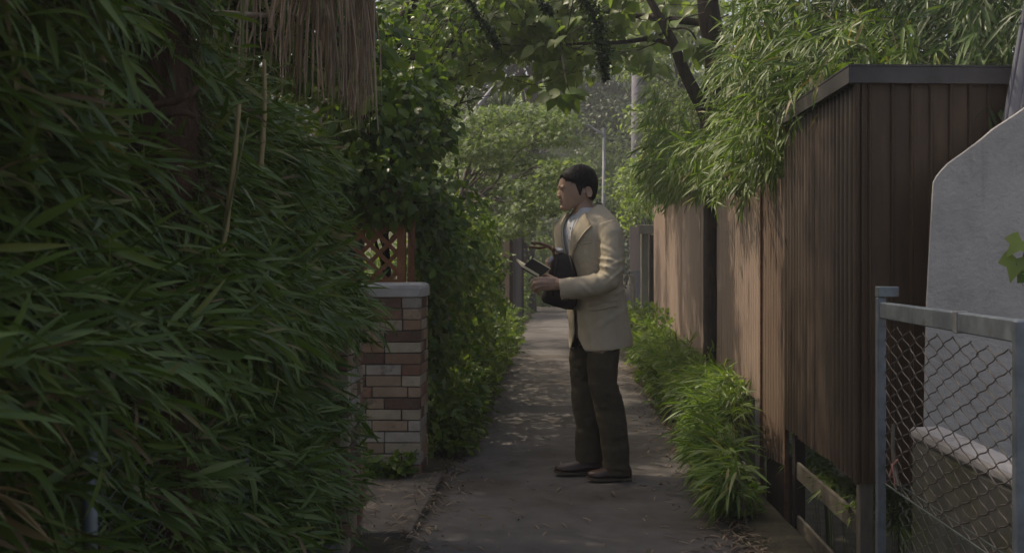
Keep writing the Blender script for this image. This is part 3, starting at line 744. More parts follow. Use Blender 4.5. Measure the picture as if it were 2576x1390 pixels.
# ------------------------------------------------------------------ left bamboo hedge with its chain-link fence
rng = np.random.default_rng(21); random.seed(21)
cf = thing('chain_link_fence', 'low chain-link fence with grey posts swallowed by the bamboo hedge', 'fence', (-0.99, 3.3, 0))
for y in (1.35, 2.41, 3.58, 4.66):
    MB().tube([(-0.985, y, -.05), (-0.985, y, 0.60), (-.985, y, 0.97)], 0.016, 8).obj('post', M['galv'], cf, True)
chain_link(cf, -0.985, 2.42, 4.66, 0.03, 0.90, 0.056, 0.0015, M['wire_green'])
MB().tube([(-.985, 1.35, .945), (-.985, 4.66, .945)], 0.004, 5).obj('tension_wire', M['wire_green'], cf)
lowc = thing('edge_kerb', 'low dirty concrete kerb at the foot of the left hedge', 'kerb', (-0.98, 3, 0))
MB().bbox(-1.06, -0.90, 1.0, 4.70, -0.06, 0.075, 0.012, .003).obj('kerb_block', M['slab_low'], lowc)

def hedge_face(y, z):
    b = 0.07 * fbm(y * 1.7, z * 2.3, 1.0) + 0.05 * fbm(y * 4.1, z * 4.3, 8.0)
    zc = 1.04 + .05 * math.sin(y * 2.0)
    over = 0.20 * math.exp(-((z - zc) / 0.17) ** 2) if z > zc else 0.20 * math.exp(-((z - zc) / 0.10) ** 2)
    up_ = 0.10 * math.exp(-((z - 1.75) / 0.2) ** 2) * (1 if y < 2.5 else 0.2)
    low = 0.10 * math.exp(-((z - 0.45) / 0.3) ** 2) * min(1, max(0, y - 2.6))
    return -1.065 + over + up_ + low + b - .03*min(1, max(0, y - 3.6))

def bamboo_left(y0, y1, label, n_sp, ztop, n_single, cane=None, seed=0, dry=0.02):
    global rng
    rng = np.random.default_rng(100 + seed); random.seed(100 + seed)
    root = thing('bamboo_clump', label, 'bamboo', (-1.2, (y0+y1)/2, 0), 'bamboo clumps of the left hedge')
    base = []; sd_ = []; dr = []; fr_ = []
    k = 0
    while k < n_sp:
        y = random.uniform(y0, y1); z = random.uniform(-0.05, 1) ; z = random.uniform(0.02, ztop(y))
        dens = 0.75 + 0.6 * fbm(y * 2.2, z * 2.6, 17.0)
        for (hy, hz, ry, rz) in ((2.72, 1.66, .34, .20), (2.98, 0.90, .42, .075), (2.20, 0.93, .2, .05)):
            if ((y-hy)/ry)**2 + ((z-hz)/rz)**2 < 1: dens *= 0.03
        if z < 0.85: dens *= 0.8
        if random.random() > dens: continue
        k += 1
        d = abs(random.gauss(0, 0.13)); x = hedge_face(y, z) - d
        base.append((x, y, z)); fr_.append(1.0 if d < .10 else .4)
        sw = fbm(y * 1.3, z * 1.5, 31.0)
        sd_.append((0.70 + random.gauss(0, .30), 0.25 + 0.9 * sw + random.gauss(0, .55), -0.12 + 0.5 * sw + random.gauss(0, .36)))
        dr.append(random.random() < dry * (5 if (z < 0.95 and y < 2.45) else 1))
    base = np.array(base); sd_ = np.array(sd_); dr = np.array(dr); fr_ = np.array(fr_)
    for sel, mt, ns in ((~dr, M['bam_shade'], n_single), (dr, M['bam_dry'], 12)):
        if sel.sum() == 0: continue
        bs, ss, ff = base[sel], sd_[sel], fr_[sel]; w_ = rng.random(len(bs)) < .12
        for (q_, shp, key_, L_, n1_) in ((~w_, BAM, 'bamboo', .106, ns*4//5), (w_, BAMW, 'bamboo_wide', .125, ns//5)):
            if q_.sum() == 0: continue
            p, d, n, s = sprigs(bs[q_], ss[q_], 6, L_, 0.95, 0.32, 0.40, nb=(.45, -.35, .85), nj=.6)
            put_leaves(root, shp, key_, mt, p, d, n, s, n1_, front=np.tile(ff[q_], 6))
    # twigs carrying the sprigs
    tw = MB()
    for i in range(0, len(base), 3):
        b = Vector(base[i]); dd = Vector(unit(sd_[i]))
        tw.tube([b - dd * .25 + Vector((0, 0, -.03)), b, b + dd * .12], [.0022, .0016, .0008], 3, False)
    tw.obj('twigs', M['twig'], root, kind='stuff')
    # inner, denser leaves far inside the clump
    m = int(n_sp * 0.75)
    ib = np.stack([rng.uniform(-1.75, -1.12, m), rng.uniform(y0, y1, m), rng.uniform(0.05, 1, m)], 1)
    ib[:, 2] *= np.array([ztop(v) for v in ib[:, 1]])
    hole = ((ib[:, 1] - 2.80) / .34) ** 2 + ((ib[:, 2] - 1.70) / .22) ** 2 < 1
    ib = ib[~hole | (rng.random(m) < .05)]
    p, d, n, s = sprigs(ib, np.tile([[.4, .4, -.2]], (len(ib), 1)) + rnd(len(ib), .5), 5, 0.15, 0.8, 0.4, 0.3)
    put_leaves(root, BAML, 'bamboo_inner', M['bam_shade'], p, d, n, s, 0, rest='inner_foliage')
    for i in range(6):
        y = random.uniform(y0, y1); x = random.uniform(-1.5, -1.1); h = ztop(y) + random.uniform(.2, .9)
        c_ = MB(); pts = []; rad = []; ln = random.uniform(-.06, .10)
        for q in range(14):
            t = q / 13; pts.append((x + ln*t + .0*t, y + .05*math.sin(t*2+i), -0.03 + h*t)); rad.append(.011*(1-.5*t) * (1.25 if q % 2 else 1))
        c_.tube(pts, rad, 7); c_.obj('culm', M['culm'], root, True)
    for i in range(9):       # thin canes near the face of the hedge
        y = random.uniform(y0, y1); z0 = random.uniform(.2, 1.2); x = hedge_face(y, z0 + .2) - .02; L_ = random.uniform(.35, .8)
        c_ = MB(); a_ = Vector((x - .05, y, z0)); b_ = a_ + Vector((random.uniform(-.02, .12), random.uniform(-.2, .3), L_)); pts = []; rad = []
        for q in range(9): pts.append(a_.lerp(b_, q/8)); rad.append(.0042*(1-.5*q/8)*(1.3 if q % 2 else 1))
        c_.tube(pts, rad, 6); c_.obj('culm', M['culm'], root, True)
    for (a, b, r) in (cane or []):
        c_ = MB(); a = Vector(a); b = Vector(b); pts = []; rad = []; n = 18
        for q in range(n):
            t = q / (n-1); p = a.lerp(b, t) + Vector((.006*math.sin(t*3), 0, 0)); pts.append(p); rad.append(r * (1 - .45*t) * (1.22 if q % 4 == 0 else 1))
        c_.tube(pts, rad, 8); c_.obj('culm', M['cane'], root, True)
    return root
hi = lambda y: 2.15
bamboo_left(1.25, 2.15, 'bamboo clump with large blurred leaves at the left picture edge', 1900, hi, 90, seed=1, dry=.03)
bamboo_left(2.10, 3.00, 'bamboo clump hanging round the brown palm trunk', 2300, hi, 100, seed=2, dry=.03,
            cane=[(P(238, 260, 2.35), P(268, -60, 2.35), .016)])
bamboo_left(2.95, 3.95, 'bamboo clump with a dry yellow cane standing among its leaves', 2800, lambda y: 2.0 - .32*(y-2.95), 100, seed=3,
            cane=[(P(552, 670, 3.05), P(601, 262, 3.05), .0095), (P(655, 420, 3.4), P(664, 150, 3.4), .009)])
bamboo_left(3.90, 4.98, 'bamboo clump at the hedge end beside the brick pillars', 3500, lambda y: 1.74 - .02*(y-3.9), 100, seed=4)
# single long leaf stalks in front of the hedge
rng = np.random.default_rng(5); random.seed(5)

# ------------------------------------------------------------------ windmill palm: fibrous trunk, hanging dead fronds
palm = thing('palm_tree', 'fan palm with brown fibrous trunk and dead fronds hanging over the hedge', 'palm', (-1.12, 3.05, 0))
m = MB(); pts = []; rad = []
for q in range(40):
    t = q / 39; pts.append((-1.06 + .015*math.sin(q), 2.98, t * 2.9)); rad.append(.095 + .012 * (q % 2) + .01 * random.random())
m.tube(pts, rad, 14); m.obj('trunk', M['fibre'], palm)
fm = MB()
for i in range(420):
    z = random.uniform(.6, 2.6); an = random.uniform(-2.6, .4); r = .10
    a = Vector((-1.06 + r*math.cos(an), 2.98 + r*math.sin(an), z)); o = Vector((math.cos(an), math.sin(an), 0))
    fm.tube([a, a + o*.035 + Vector((random.uniform(-.03, .03), 0, -.05)), a + o*.03 + Vector((random.uniform(-.06, .06), 0, -.16))], [.002, .0015, .0006], 3, False)
fm.obj('fibres', M['fibre'], palm, kind='stuff')
for (pp, r) in (([(345, 258), (380, 264), (440, 256), (478, 238), (496, 220)], .0075), ([(420, 292), (450, 283), (472, 284), (488, 294)], .0065)):
    m = MB(); n = len(pp)
    m.tube([P(x, y, 2.76 + .02*i) for i, (x, y) in enumerate(pp)], [r*(.6+.6*math.sin(math.pi*(i+.6)/(n+.4))) for i in range(n)], 8)
    m.obj('petiole_stub', M['fibre'], palm, True)
m = MB(); m.tube([P(380, 20, 2.8), P(530, 32, 3.6), P(690, 40, 4.5)], [.012, .011, .010], 6); m.obj('petiole', M['deadfrond'], palm, True)
def dead_frond(hub, x0, x1, ylo, yhi, n, Y, seed, narrow=1.0):
    random.seed(seed)
    for i in range(n):
        t = (i + random.uniform(-.4, .4)) / n
        xt = hub[0] + (x0 + (x1-x0)*t - hub[0]) * .72 + random.uniform(-8, 8); yb = random.uniform(ylo, yhi)
        a = P(hub[0] + random.uniform(-12, 12), hub[1], Y + random.uniform(-.05, .05))
        b = P(xt, 20 + random.uniform(-60, 60), Y + random.uniform(-.12, .12))
        c = P(x0 + (x1-x0)*t + random.uniform(-10, 10), yb, Y + random.uniform(-.14, .14))
        mid = b.lerp(c, .55) + Vector((random.uniform(-.012, .012), 0, 0))
        r = random.uniform(.0026, .0052) * narrow
        MB().tube([a, b, mid, c], [r, r*1.1, r*.9, r*.25], 5).obj('dead_leaf_strip', M['deadfrond'], palm)
dead_frond((790, -160), 705, 860, 200, 262, 27, 4.55, 1, 1.1)
dead_frond((850, -150), 800, 905, 225, 300, 27, 4.65, 2)
dead_frond((900, -170), 862, 955, 250, 345, 40, 4.75, 3, .85)
dead_frond((650, -120), 560, 700, 60, 230, 14, 4.2, 4, .8)
dead_frond((720, -150), 655, 730, 90, 215, 16, 4.4, 5, .9)
# live fan leaves of the crown above the picture
for i in range(11):
    an = i * 2*math.pi/11 + .2; hubp = Vector((-1.06 + .75*math.cos(an), 3.1 + .75*math.sin(an), 3.15 + .25*math.sin(i*1.7)))
    MB().tube([(-1.06, 2.98, 2.85), Vector((-1.06, 2.98, 3.1)).lerp(hubp, .6), hubp], [.014, .011, .009], 5).obj('petiole', M['culm'], palm)
    n = 26; aa = np.linspace(-2.2, 2.2, n); fw = np.array([math.cos(an), math.sin(an), -.15]); sd2 = np.array([-math.sin(an), math.cos(an), 0])
    D_ = np.cos(aa)[:, None]*fw + np.sin(aa)[:, None]*sd2 + np.array([0, 0, -.18])
    put_leaves(palm, STRIP, 'palm_strip', M['darkleaf'], np.tile(np.array(hubp), (n, 1)), D_, np.tile([[0, 0, 1.]], (n, 1)) + rnd(n, .15), rng.uniform(.5, .7, n), 0, rest='fan_leaf')

# ------------------------------------------------------------------ generic crown tools
def blob_leaves(blobs, per, size, hang=0.35, outn=0.5, flat=1.0, face=(-.2, -.35, 0)):
    """leaves through ellipsoids (centre, radii), thicker towards the outside"""
    Ps, Ds, Ns, Ss = [], [], [], []
    for (c, r) in blobs:
        n = int(per * (r[0]*r[1]*r[2]) ** (2/3)) + 12
        u = unit(rng.normal(0, 1, (n, 3))); rr = rng.uniform(.25, 1.08, (n, 1)) ** .6
        p = np.array(c) + u * rr * np.array(r) * (1 + .22 * rng.normal(0, 1, (n, 1)) * .5)
        Ps.append(p)
        Ds.append(unit(u * .6 + rnd(n, .7) + np.array([0, 0, -hang])))
        Ns.append(unit(u * outn + np.array([0, 0, .8]) * flat + np.array(face) + rnd(n, .5)))
        Ss.append(size * rng.uniform(.6, 1.25, n))
    return np.concatenate(Ps), np.concatenate(Ds), np.concatenate(Ns), np.concatenate(Ss)

def tree(name, label, base, top, r, blobs, shape, key, mat, per, size, n_single=0, bark='bark', hang=.35, cat='tree', flat=1.0, group=None, twigs=True):
    root = thing(name, label, cat, base, group)
    a = Vector(base); b = Vector(top)
    branch(a, b, r, r*.5, 0, 10, 10, .05).obj('trunk', M[bark], root, True)
    for (c, rr) in blobs:
        c = Vector(c); t = random.uniform(.45, .95)
        s0 = a.lerp(b, t)
        branch(s0, c, r*.24, r*.05, .06, 7, 5, .08).obj('limb', M[bark], root, True)
        if twigs:
            tw = MB()
            for q in range(7):
                e = c + Vector((random.gauss(0, .6)*rr[0], random.gauss(0, .6)*rr[1], random.gauss(0, .6)*rr[2]))
                branch(s0.lerp(c, random.uniform(.6, 1)), e, r*.08+.002, .002, .03, 4, 4, .1, tw)
            tw.obj('twig', M[bark], root)
    p, d, n, s = blob_leaves(blobs, per, size, hang, .5, flat)
    put_leaves(root, shape, key, mat, p, d, n, s, n_single, rest='crown')
    return root

# ------------------------------------------------------------------ ivy hedge on the left of the path
rng = np.random.default_rng(31); random.seed(31)
iv = thing('ivy_hedge', 'dark glossy ivy smothering the left side wall behind the brick pillar', 'ivy', (-0.95, 9.5, 0))
MB().bbox(-1.03, -0.93, 7.22, 14.2, -.05, .42, .02).obj('low_wall', M['mortar'], iv)
def ivy_x(y, z): return -0.80 + .12 * fbm(y*1.5, z*1.9, 3.0) + .05*fbm(y*5, z*5, 6.0) + .08*math.exp(-((z-.9)/.5)**2) - .05*(y > 11)
pp_, dd_, nn_ = [], [], []
for i in range(9500):
    y = 7.16 + 6.9 * random.random() ** 1.35; zt = 1.70 + .2*fbm(y*.9, 2.0) - .02*(y-7); z = random.uniform(0.05, zt)
    x = ivy_x(y, z) - abs(random.gauss(0, .07))
    if z > zt - .12: x -= random.uniform(0, .4)
    if random.random() > .82 + .55 * fbm(y*3, z*3, 12.): continue
    pp_.append((x, y, z)); dd_.append((.25+random.gauss(0, .35), random.gauss(0, .45), -.85)); nn_.append((.8, -.45+random.gauss(0, .4), .45+random.gauss(0, .4)))
for i in range(700):     # the end facing the camera
    x = random.uniform(-.93, -.74); z = random.uniform(.05, 1.75)
    pp_.append((x, 7.15 + abs(random.gauss(0, .06)), z)); dd_.append((random.gauss(0, .4), -.3, -.8)); nn_.append((random.gauss(.2, .4), -.9, .4))
put_leaves(iv, IVY, 'ivy', M['ivy'], np.array(pp_), np.array(dd_)+rnd(len(pp_), .15), np.array(nn_)+rnd(len(pp_), .2), rng.uniform(.035, .078, len(pp_)), 200)
# paler loose sprays in front of the ivy
rng = np.random.default_rng(32)
sp_b = [(ivy_x(y_, z_) + random.uniform(-.02, .10), y_, z_) for (y_, z_) in ((7.3 + 6*random.random()**1.3, random.uniform(.25, 1.75)) for q in range(520))] + [(random.uniform(-.92, -.70), 7.08 + random.uniform(0, .25), random.uniform(.15, 1.75)) for q in range(150)]
p, d, n, s = sprigs(np.array(sp_b), np.tile([[.35, -.35, -.1]], (len(sp_b), 1)) + rnd(len(sp_b), .4), 7, .062, .9, .35, .3, .12, nb=(.5, -.5, .8), nj=.5)
put_leaves(iv, OVAL, 'weed_oval', M['weed'], p, d, n, s, 60, rest='sprays')
# loose wisps
st_ = MB()
for i in range(60):
    y = random.uniform(7, 12.5); z = random.uniform(.3, 1.6); x = ivy_x(y, z)
    branch((x-.05, y, z), (x+random.uniform(.02, .12), y+random.uniform(-.1, .1), z-random.uniform(.05, .3)), .003, .001, .05, 5, 3, .1, st_)
st_.obj('stems', M['twig'], iv, kind='stuff')

# ------------------------------------------------------------------ climbing vine over the trellis
vb = [((-1.15, 7.45, 1.85), (.22, .25, .28)), ((-.98, 7.6, 1.95), (.17, .25, .3)), ((-1.3, 7.4, 2.1), (.25, .3, .3)), ((-1.05, 7.9, 2.3), (.25, .3, .22)), ((-.93, 7.7, 1.62), (.13, .2, .22)),
      ((-1.38, 7.35, 1.72), (.22, .2, .2)), ((-.9, 8.2, 2.15), (.16, .2, .2)), ((-1.45, 7.6, 2.45), (.35, .3, .25)), ((-1.12, 7.3, 1.55), (.2, .12, .16)), ((-1.0, 8.3, 2.5), (.2, .2, .15)), ((-1.13, 6.98, 1.56), (.17, .09, .16)), ((-.93, 7.0, 1.58), (.10, .09, .17)), ((-1.35, 6.95, 1.6), (.16, .1, .18)), ((-1.2, 7.0, 1.75), (.25, .12, .16))]
rng = np.random.default_rng(33); random.seed(33)
tree('climbing_vine', 'dark leafy vine heaped over the red lattice above the pillar', (-1.2, 7.5, 0), (-1.12, 7.55, 2.1), .03, vb, HEART, 'vine', M['vine'], 6200, .072, 120, 'bark', .7, 'vine')

# tree with the dark slanting branch (small leaves) above the vine
rng = np.random.default_rng(34); random.seed(34)
sb = []
for (x, y, Y, r) in ((985, 60, 8.3, .32), (1080, 45, 8.7, .34), (1150, 90, 9.2, .30), (1040, 140, 8.5, .30), (960, 180, 8.2, .3), (1110, 190, 9.0, .22), (1000, 245, 8.4, .26), (1075, 255, 8.8, .22), (930, 270, 8.0, .26), (1190, 40, 9.5, .26), (900, 60, 7.9, .34), (1165, 250, 9.6, .16)):
    sb.append((tuple(P(x, y, Y)), (r, r*1.2, r*.72)))
t2 = tree('small_leaved_tree', 'small-leaved tree with a dark slanting bough left of the gap', (-1.75, 8.6, 0), P(880, 330, 8.5), .075, sb, OVAL, 'small_oval', M['vine'], 2300, .062, 60, 'bark', .2)
branch(P(885, 330, 8.5), P(952, 160, 8.5), .07, .058, 0, 6, 8, .03).obj('bough', M['bark'], t2, True)
branch(P(951, 162, 8.5), P(1062, -40, 8.6), .058, .045, 0, 8, 8, .05).obj('bough', M['bark'], t2, True)

# unseen thick trunk added on the left to throw a shadow on the fence
rng = np.random.default_rng(35); random.seed(35)
cb = [((-2.7 + random.uniform(-.8, .4), 10.0 + random.uniform(-.8, .5), 4.6 + random.uniform(-.5, 1.2)), (.6, .6, .3)) for i in range(5)]
tree('shadow_tree', 'tall unseen tree added behind the ivy hedge to shadow the fence', (-2.0, 10.0, 0), (-1.9, 10.0, 5.4), .30, cb, OVAL, 'oval', M['vine'], 520, .10, 0, 'bark', .3)

# bushes of the sunlit garden behind the trellis
rng = np.random.default_rng(36); random.seed(36)
for i, (x, y, z, r, lb) in enumerate(((-1.90, 11.9, .95, .55, 'bright sunlit garden bush seen through the left lattice openings'), (-2.9, 12.6, .8, .8, 'wide pale green garden bush deep behind the lattice'))):
    bl = [((x + random.uniform(-.4, .4), y + random.uniform(-.3, .3), z + random.uniform(-.3, .35)), (r*.7, r*.6, r*.55)) for q in range(5)]
    tree('garden_bush', lb, (x, y, 0), (x, y, z), .03, bl, OVALL, 'oval_small', M['garden'], 2600, .07, 0, 'bark2', .2, 'bush')

# ------------------------------------------------------------------ broad-leaved tree on the right, its boughs over the alley
rng = np.random.default_rng(41); random.seed(41)
bt = thing('broadleaf_tree', 'dark forked tree against the long fence, its large leaves arching over the alley', 'tree', (1.235, 9.72, 0.0))
def poly(name, pts, r, seg=10):
    pts = [Vector(p) for p in pts]; d = []; rr = []
    n = 5
    for i in range(len(pts)-1):
        for q in range(n):
            t = q/n; d.append(pts[i].lerp(pts[i+1], t)); rr.append(r[i] + (r[i+1]-r[i])*t)
    d.append(pts[-1]); rr.append(r[-1])
    for _ in range(3):
        d = [d[0]] + [(d[i-1] + d[i]*2 + d[i+1]) / 4 for i in range(1, len(d)-1)] + [d[-1]]
    d = [p + Vector((noise.noise(p*3), noise.noise(p*3+Vector((5,5,5))), 0)) * rr[i]*.35 for i, p in enumerate(d)]
    return MB().tube(d, rr, seg).obj(name, M['bark'], bt, True)
poly('trunk', [(1.235, 9.72, -.03), P(1792, 820, 9.72), P(1793, 480, 9.72), P(1784, 300, 9.72), P(1802, 190, 9.72), P(1790, 60, 9.72), P(1765, -120, 9.72), P(1740, -420, 9.6)], [.085, .075, .078, .098, .092, .095, .08, .05])
poly('bough', [P(1776, 300, 9.72), P(1744, 230, 9.7), P(1704, 130, 9.7), P(1668, 60, 9.75), P(1600, -60, 9.9)], [.066, .055, .044, .036, .024])
poly('bough', [P(1706, 118, 9.75), P(1640, 96, 9.9), P(1560, 108, 10.1), P(1440, 110, 10.6), P(1340, 118, 10.2)], [.026, .022, .019, .014, .008], 6)
poly('bough', [P(1785, 60, 9.75), P(1600, 40, 10.0), P(1480, 20, 10.2), P(1340, 0, 10.2), P(1150, -10, 9.6)], [.035, .03, .025, .018, .010], 6)
poly('bough', [P(1768, -100, 9.75), P(1500, -150, 9.9), P(1250, -90, 9.6), P(1100, -20, 8.9)], [.06, .05, .03, .012], 7)
poly('bough', [P(1640, 100, 9.9), P(1690, 70, 9.6), P(1735, 72, 9.5), P(1762, 118, 9.5)], [.008, .009, .009, .006], 6)
poly('bough', [P(1764, -150, 9.75), P(1850, -200, 9.4), P(1700, -300, 8.6), P(1500, -260, 7.2)], [.06, .05, .035, .015], 7)
lp_, ld_, ln_, ls_ = [], [], [], []
tw = MB()
def low_env(x): return 195 + 60*fbm(x*.012, 3.3) + 45*math.exp(-((x-1420)/50)**2) - 40*math.exp(-((x-1560)/90)**2)
cnt = 0
while cnt < 600:
    x = random.uniform(985, 1730); Y = random.uniform(9.4, 13.6)
    y = random.uniform(-40, low_env(x))
    if y > 130 and random.random() > .55: continue
    if 1230 < x < 1360 and y > 90 and random.random() < .45: continue
    if x > 1480 and random.random() < .45: continue
    if x > 1655 and y > 20: continue
    if fbm(x*.011, y*.014, 4.4) < -.12 and random.random() < .75: continue
    cnt += 1
    b = P(x, y, Y); dr = Vector((random.gauss(-.2, .7), random.gauss(-.3, .6), random.uniform(-.35, .1))).normalized()
    L = random.uniform(.25, .5); a = b - dr*L
    tw.tube([a - dr*.2 + Vector((0, 0, .05)), a, b], [.006, .004, .002], 4, False)
    k = random.randint(6, 10)
    for q in range(k):
        t = q/(k-1); p = a.lerp(b, t); sg = 1 if q % 2 else -1
        sdv = dr.cross(Vector((0, 0, 1))).normalized() * sg
        d = (dr*(.35+.5*t) + sdv*(1.0-.6*t) + Vector((0, 0, -random.uniform(.15, .8)))).normalized()
        lp_.append(p + d*.03); ld_.append(d); ln_.append((random.gauss(-.35, .4), random.gauss(-.75, .4), .75)); ls_.append(random.uniform(.085, .165))
# the low hanging spray in the middle
for (x, y, a_) in ((1352, 258, 2.7), (1375, 262, 2.0), (1398, 250, 1.75), (1412, 262, 1.5), (1425, 250, 1.1), (1455, 248, .5), (1470, 243, .2), (1420, 240, -.2), (1395, 244, 2.9), (1440, 262, 1.0)):
    p = P(1425 + (x-1425)*.55, 236 + (y-250)*.5, 8.9); lp_.append(p); ld_.append((math.cos(a_), -.15, -math.sin(a_)*.8)); ln_.append((0.1, -.8, .7)); ls_.append(random.uniform(.10, .16))
tw.tube([P(1405, 60, 9.6), P(1415, 150, 9.1), P(1425, 210, 8.9), P(1440, 246, 8.9)], [.008, .006, .004, .003], 5, False)
tw.obj('twigs', M['bark'], bt, kind='stuff')
put_leaves(bt, HEART, 'heart', M['broad'], np.array(lp_), np.array([tuple(v) for v in ld_])+rnd(len(lp_), .08), np.array(ln_), np.array(ls_), 260, rest='crown')
# unseen crown above the picture, thickened on the right for shade
cb = [((random.uniform(-.9, 2.6), random.uniform(8.0, 13), random.uniform(4.6, 6.2)), (.5, .5, .2)) for i in range(3)]
cb += [((random.uniform(.9, 2.6), random.uniform(6.6, 9.2), random.uniform(4.2, 5.0)), (.7, .7, .3)) for i in range(8)]  # unseen leaf clumps added to shade the bamboo behind the shed
p, d, n, s = blob_leaves(cb, 330, .15, .4); put_leaves(bt, HEART, 'heart', M['broad'], p, d, n, s, 0, rest='upper_shade_crown')
# clusters of small leaves near the trunk (right, pale spray)
for (x, y, a_) in ((1712, 112, 2.9), (1735, 118, 2.2), (1755, 122, 1.3), (1775, 115, .3), (1765, 108, .0), (1745, 106, -.3), (1760, 150, 1.6)):
    me = tmpl(HEART, M['broad'], 'heart'); o = new_obj('leaf', me, None, bt)
    R_ = frames(np.array([[math.cos(a_), -.3, -math.sin(a_)]]), np.array([[.1, -.7, .8]]))[0]
    mm = Matrix(R_.tolist()).to_4x4() @ Matrix.Scale(.15, 4); mm.translation = P(1752 + (x-1752)*.5, 116 + (y-116)*.5, 9.45); o.matrix_basis = mm

# dark dangling creepers
def dangle(pts, w, n, label, seed):
    r_ = np.random.default_rng(seed); root = thing('hanging_creeper', label, 'creeper', pts[0], None)
    V_ = [Vector(p) for p in pts]; m = MB(); m.tube(V_, .006, 5, False); m.obj('stem', M['bark'], root)
    t = r_.random(n) ** .8 * (len(V_)-1); i0 = np.minimum(t.astype(int), len(V_)-2); f = (t - i0)[:, None]
    A = np.array([tuple(v) for v in V_]); c = A[i0]*(1-f) + A[i0+1]*f
    ww = w * np.sin(np.pi * (.12 + .80 * t / (len(V_)-1)))[:, None]
    c = c + r_.normal(0, 1, (n, 3)) * ww * np.array([1, 1, .7])
    put_leaves(root, OVALL, 'tiny_oval', M['darkleaf'], c, r_.normal(0, 1, (n, 3)) + np.array([0, 0, -.8]), r_.normal(0, 1, (n, 3)), r_.uniform(.018, .038, n), 0, rest='leaf_clusters')
dangle([P(1440, -40, 7.2), P(1490, 30, 7.2), P(1512, 110, 7.2), P(1522, 200, 7.2)], .035, 1500, 'thick dark creeper dangling over the middle of the alley', 1)
dangle([P(1165, -20, 7.6), P(1205, 40, 7.6), P(1235, 85, 7.6), P(1252, 118, 7.6)], .022, 600, 'small dark creeper dangling left of the gap', 2)
dangle([P(1340, -40, 7.4), P(1365, 10, 7.4), P(1385, 35, 7.4)], .022, 300, 'short dark creeper tip at the top edge', 3)

# ------------------------------------------------------------------ maple arching over the path
rng = np.random.default_rng(51); random.seed(51)
mp_ = []
for (x, y) in ((1165, 330), (1215, 300), (1262, 292), (1310, 285), (1355, 300), (1400, 305), (1150, 385), (1200, 372), (1250, 352), (1300, 345), (1350, 352), (1395, 355),
               (1190, 430), (1240, 415), (1290, 405), (1340, 408), (1385, 415), (1430, 425), (1225, 475), (1275, 465), (1325, 468), (1370, 470), (1255, 525), (1300, 520), (1345, 515), (1375, 505), (1215, 540), (1280, 565), (1180, 500)):
    Y = random.uniform(14.6, 17.6); r = random.uniform(.30, .48)
    mp_.append((tuple(P(x + random.uniform(-10, 10), y + random.uniform(-10, 10), Y)), (r, r*1.1, r*.36)))
tree('maple_tree', 'feathery green maple arching over the path behind the man', (-1.9, 16.2, 0), P(1180, 420, 16.2), .10, mp_, MAPLE, 'maple', M['maple'], 4600, .058, 60, 'bark2', .3, flat=1.2, twigs=False)

# ------------------------------------------------------------------ bamboo over the fence and the shed (right)
def bamboo_right(label, fn, n_sp, n_single, sd0, L, mat, culms, seed, spread=.7, droop=.45, n_in=0):
    global rng
    rng = np.random.default_rng(seed); random.seed(seed)
    root = thing('overhanging_bamboo', label, 'bamboo', culms[0], 'bamboo behind the fence')
    base = np.array([fn() for i in range(n_sp)])
    sd_ = np.tile([sd0], (n_sp, 1)) + rnd(n_sp, .36)
    p, d, n, s = sprigs(base, sd_, 6, L, spread, droop, .28, nb=(-.4, -.45, .8), nj=.5)
    put_leaves(root, BAM, 'bamboo', mat, p, d, n, s, n_single)
    tw = MB()
    for i in range(0, n_sp, 4):
        b = Vector(base[i]); dd = Vector(unit(sd_[i])); tw.tube([b - dd*.3 + Vector((0, 0, -.04)), b, b + dd*.12], [.003, .002, .001], 3, False)
    tw.obj('twigs', M['twig'], root, kind='stuff')
    for c_ in culms:
        m = MB(); pts = []; rad = []
        for q in range(16):
            t = q/15; pts.append((c_[0] - .5*t*t*random.uniform(.6, 1.1), c_[1] + .05*math.sin(q), c_[2] + t*3.9)); rad.append(.013*(1-.6*t)*(1.25 if q % 2 else 1))
        m.tube(pts, rad, 7); m.obj('culm', M['culm'], root, True)
    return root
def f_over():
    while True:
        Y = random.uniform(7.3, 14.5); x = random.uniform(.98, 1.75) + .12*math.sin(Y*2)
        lo = 1.98 + .16*fbm(Y*1.2, 5.0) + max(0, (x - 1.3))*.3 - .08*math.exp(-((Y-9.5)/1.2)**2)
        z = lo + 1.15 * random.random() ** 1.5
        px_ = VX + FPX*x/Y; py_ = VY - FPX*(z-CAMZ)/Y
        if px_ < 1590 + .28*max(0, 420-py_) and random.random() < .8: continue
        if fbm(Y*1.7, z*2.4, x) < -.25: continue
        if 1672 < px_ < 1862 and py_ < 318 and Y < 12.3: continue
        if 1745 < px_ < 1815 and Y < 9.9 and py_ > 380 and random.random() < .5: continue
        return (x, Y, z)
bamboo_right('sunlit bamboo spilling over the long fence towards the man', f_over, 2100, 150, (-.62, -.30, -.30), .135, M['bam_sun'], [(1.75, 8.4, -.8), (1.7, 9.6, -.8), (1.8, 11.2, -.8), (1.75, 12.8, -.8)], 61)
def f_mid():
    while True:
        Y = random.uniform(6.6, 8.6); x = random.uniform(1.08, 2.1)
        lo = 1.72 + .5*max(0, x-1.3) + .22*max(0, 7.3-Y) + .12*fbm(Y*2, 9.0)
        z = lo + 1.0*random.random() ** 1.4
        if fbm(Y*1.7, z*2.4, x+4) < -.25: continue
        return (x, Y, z)
bamboo_right('bamboo tuft hanging between the fence and the shed roof', f_mid, 1150, 120, (-.55, -.42, -.32), .135, M['bam_sun'], [(1.7, 7.3, -.8), (1.85, 7.9, -.8)], 62)
def f_back():
    Y = random.uniform(6.0, 9.4); x = random.uniform(1.35, 4.4)
    z = 2.12 + .1*(Y-6) + 1.75*random.random() ** 1.1
    if VX + FPX*x/Y < 1868: return f_back()
    return (x, Y, z)
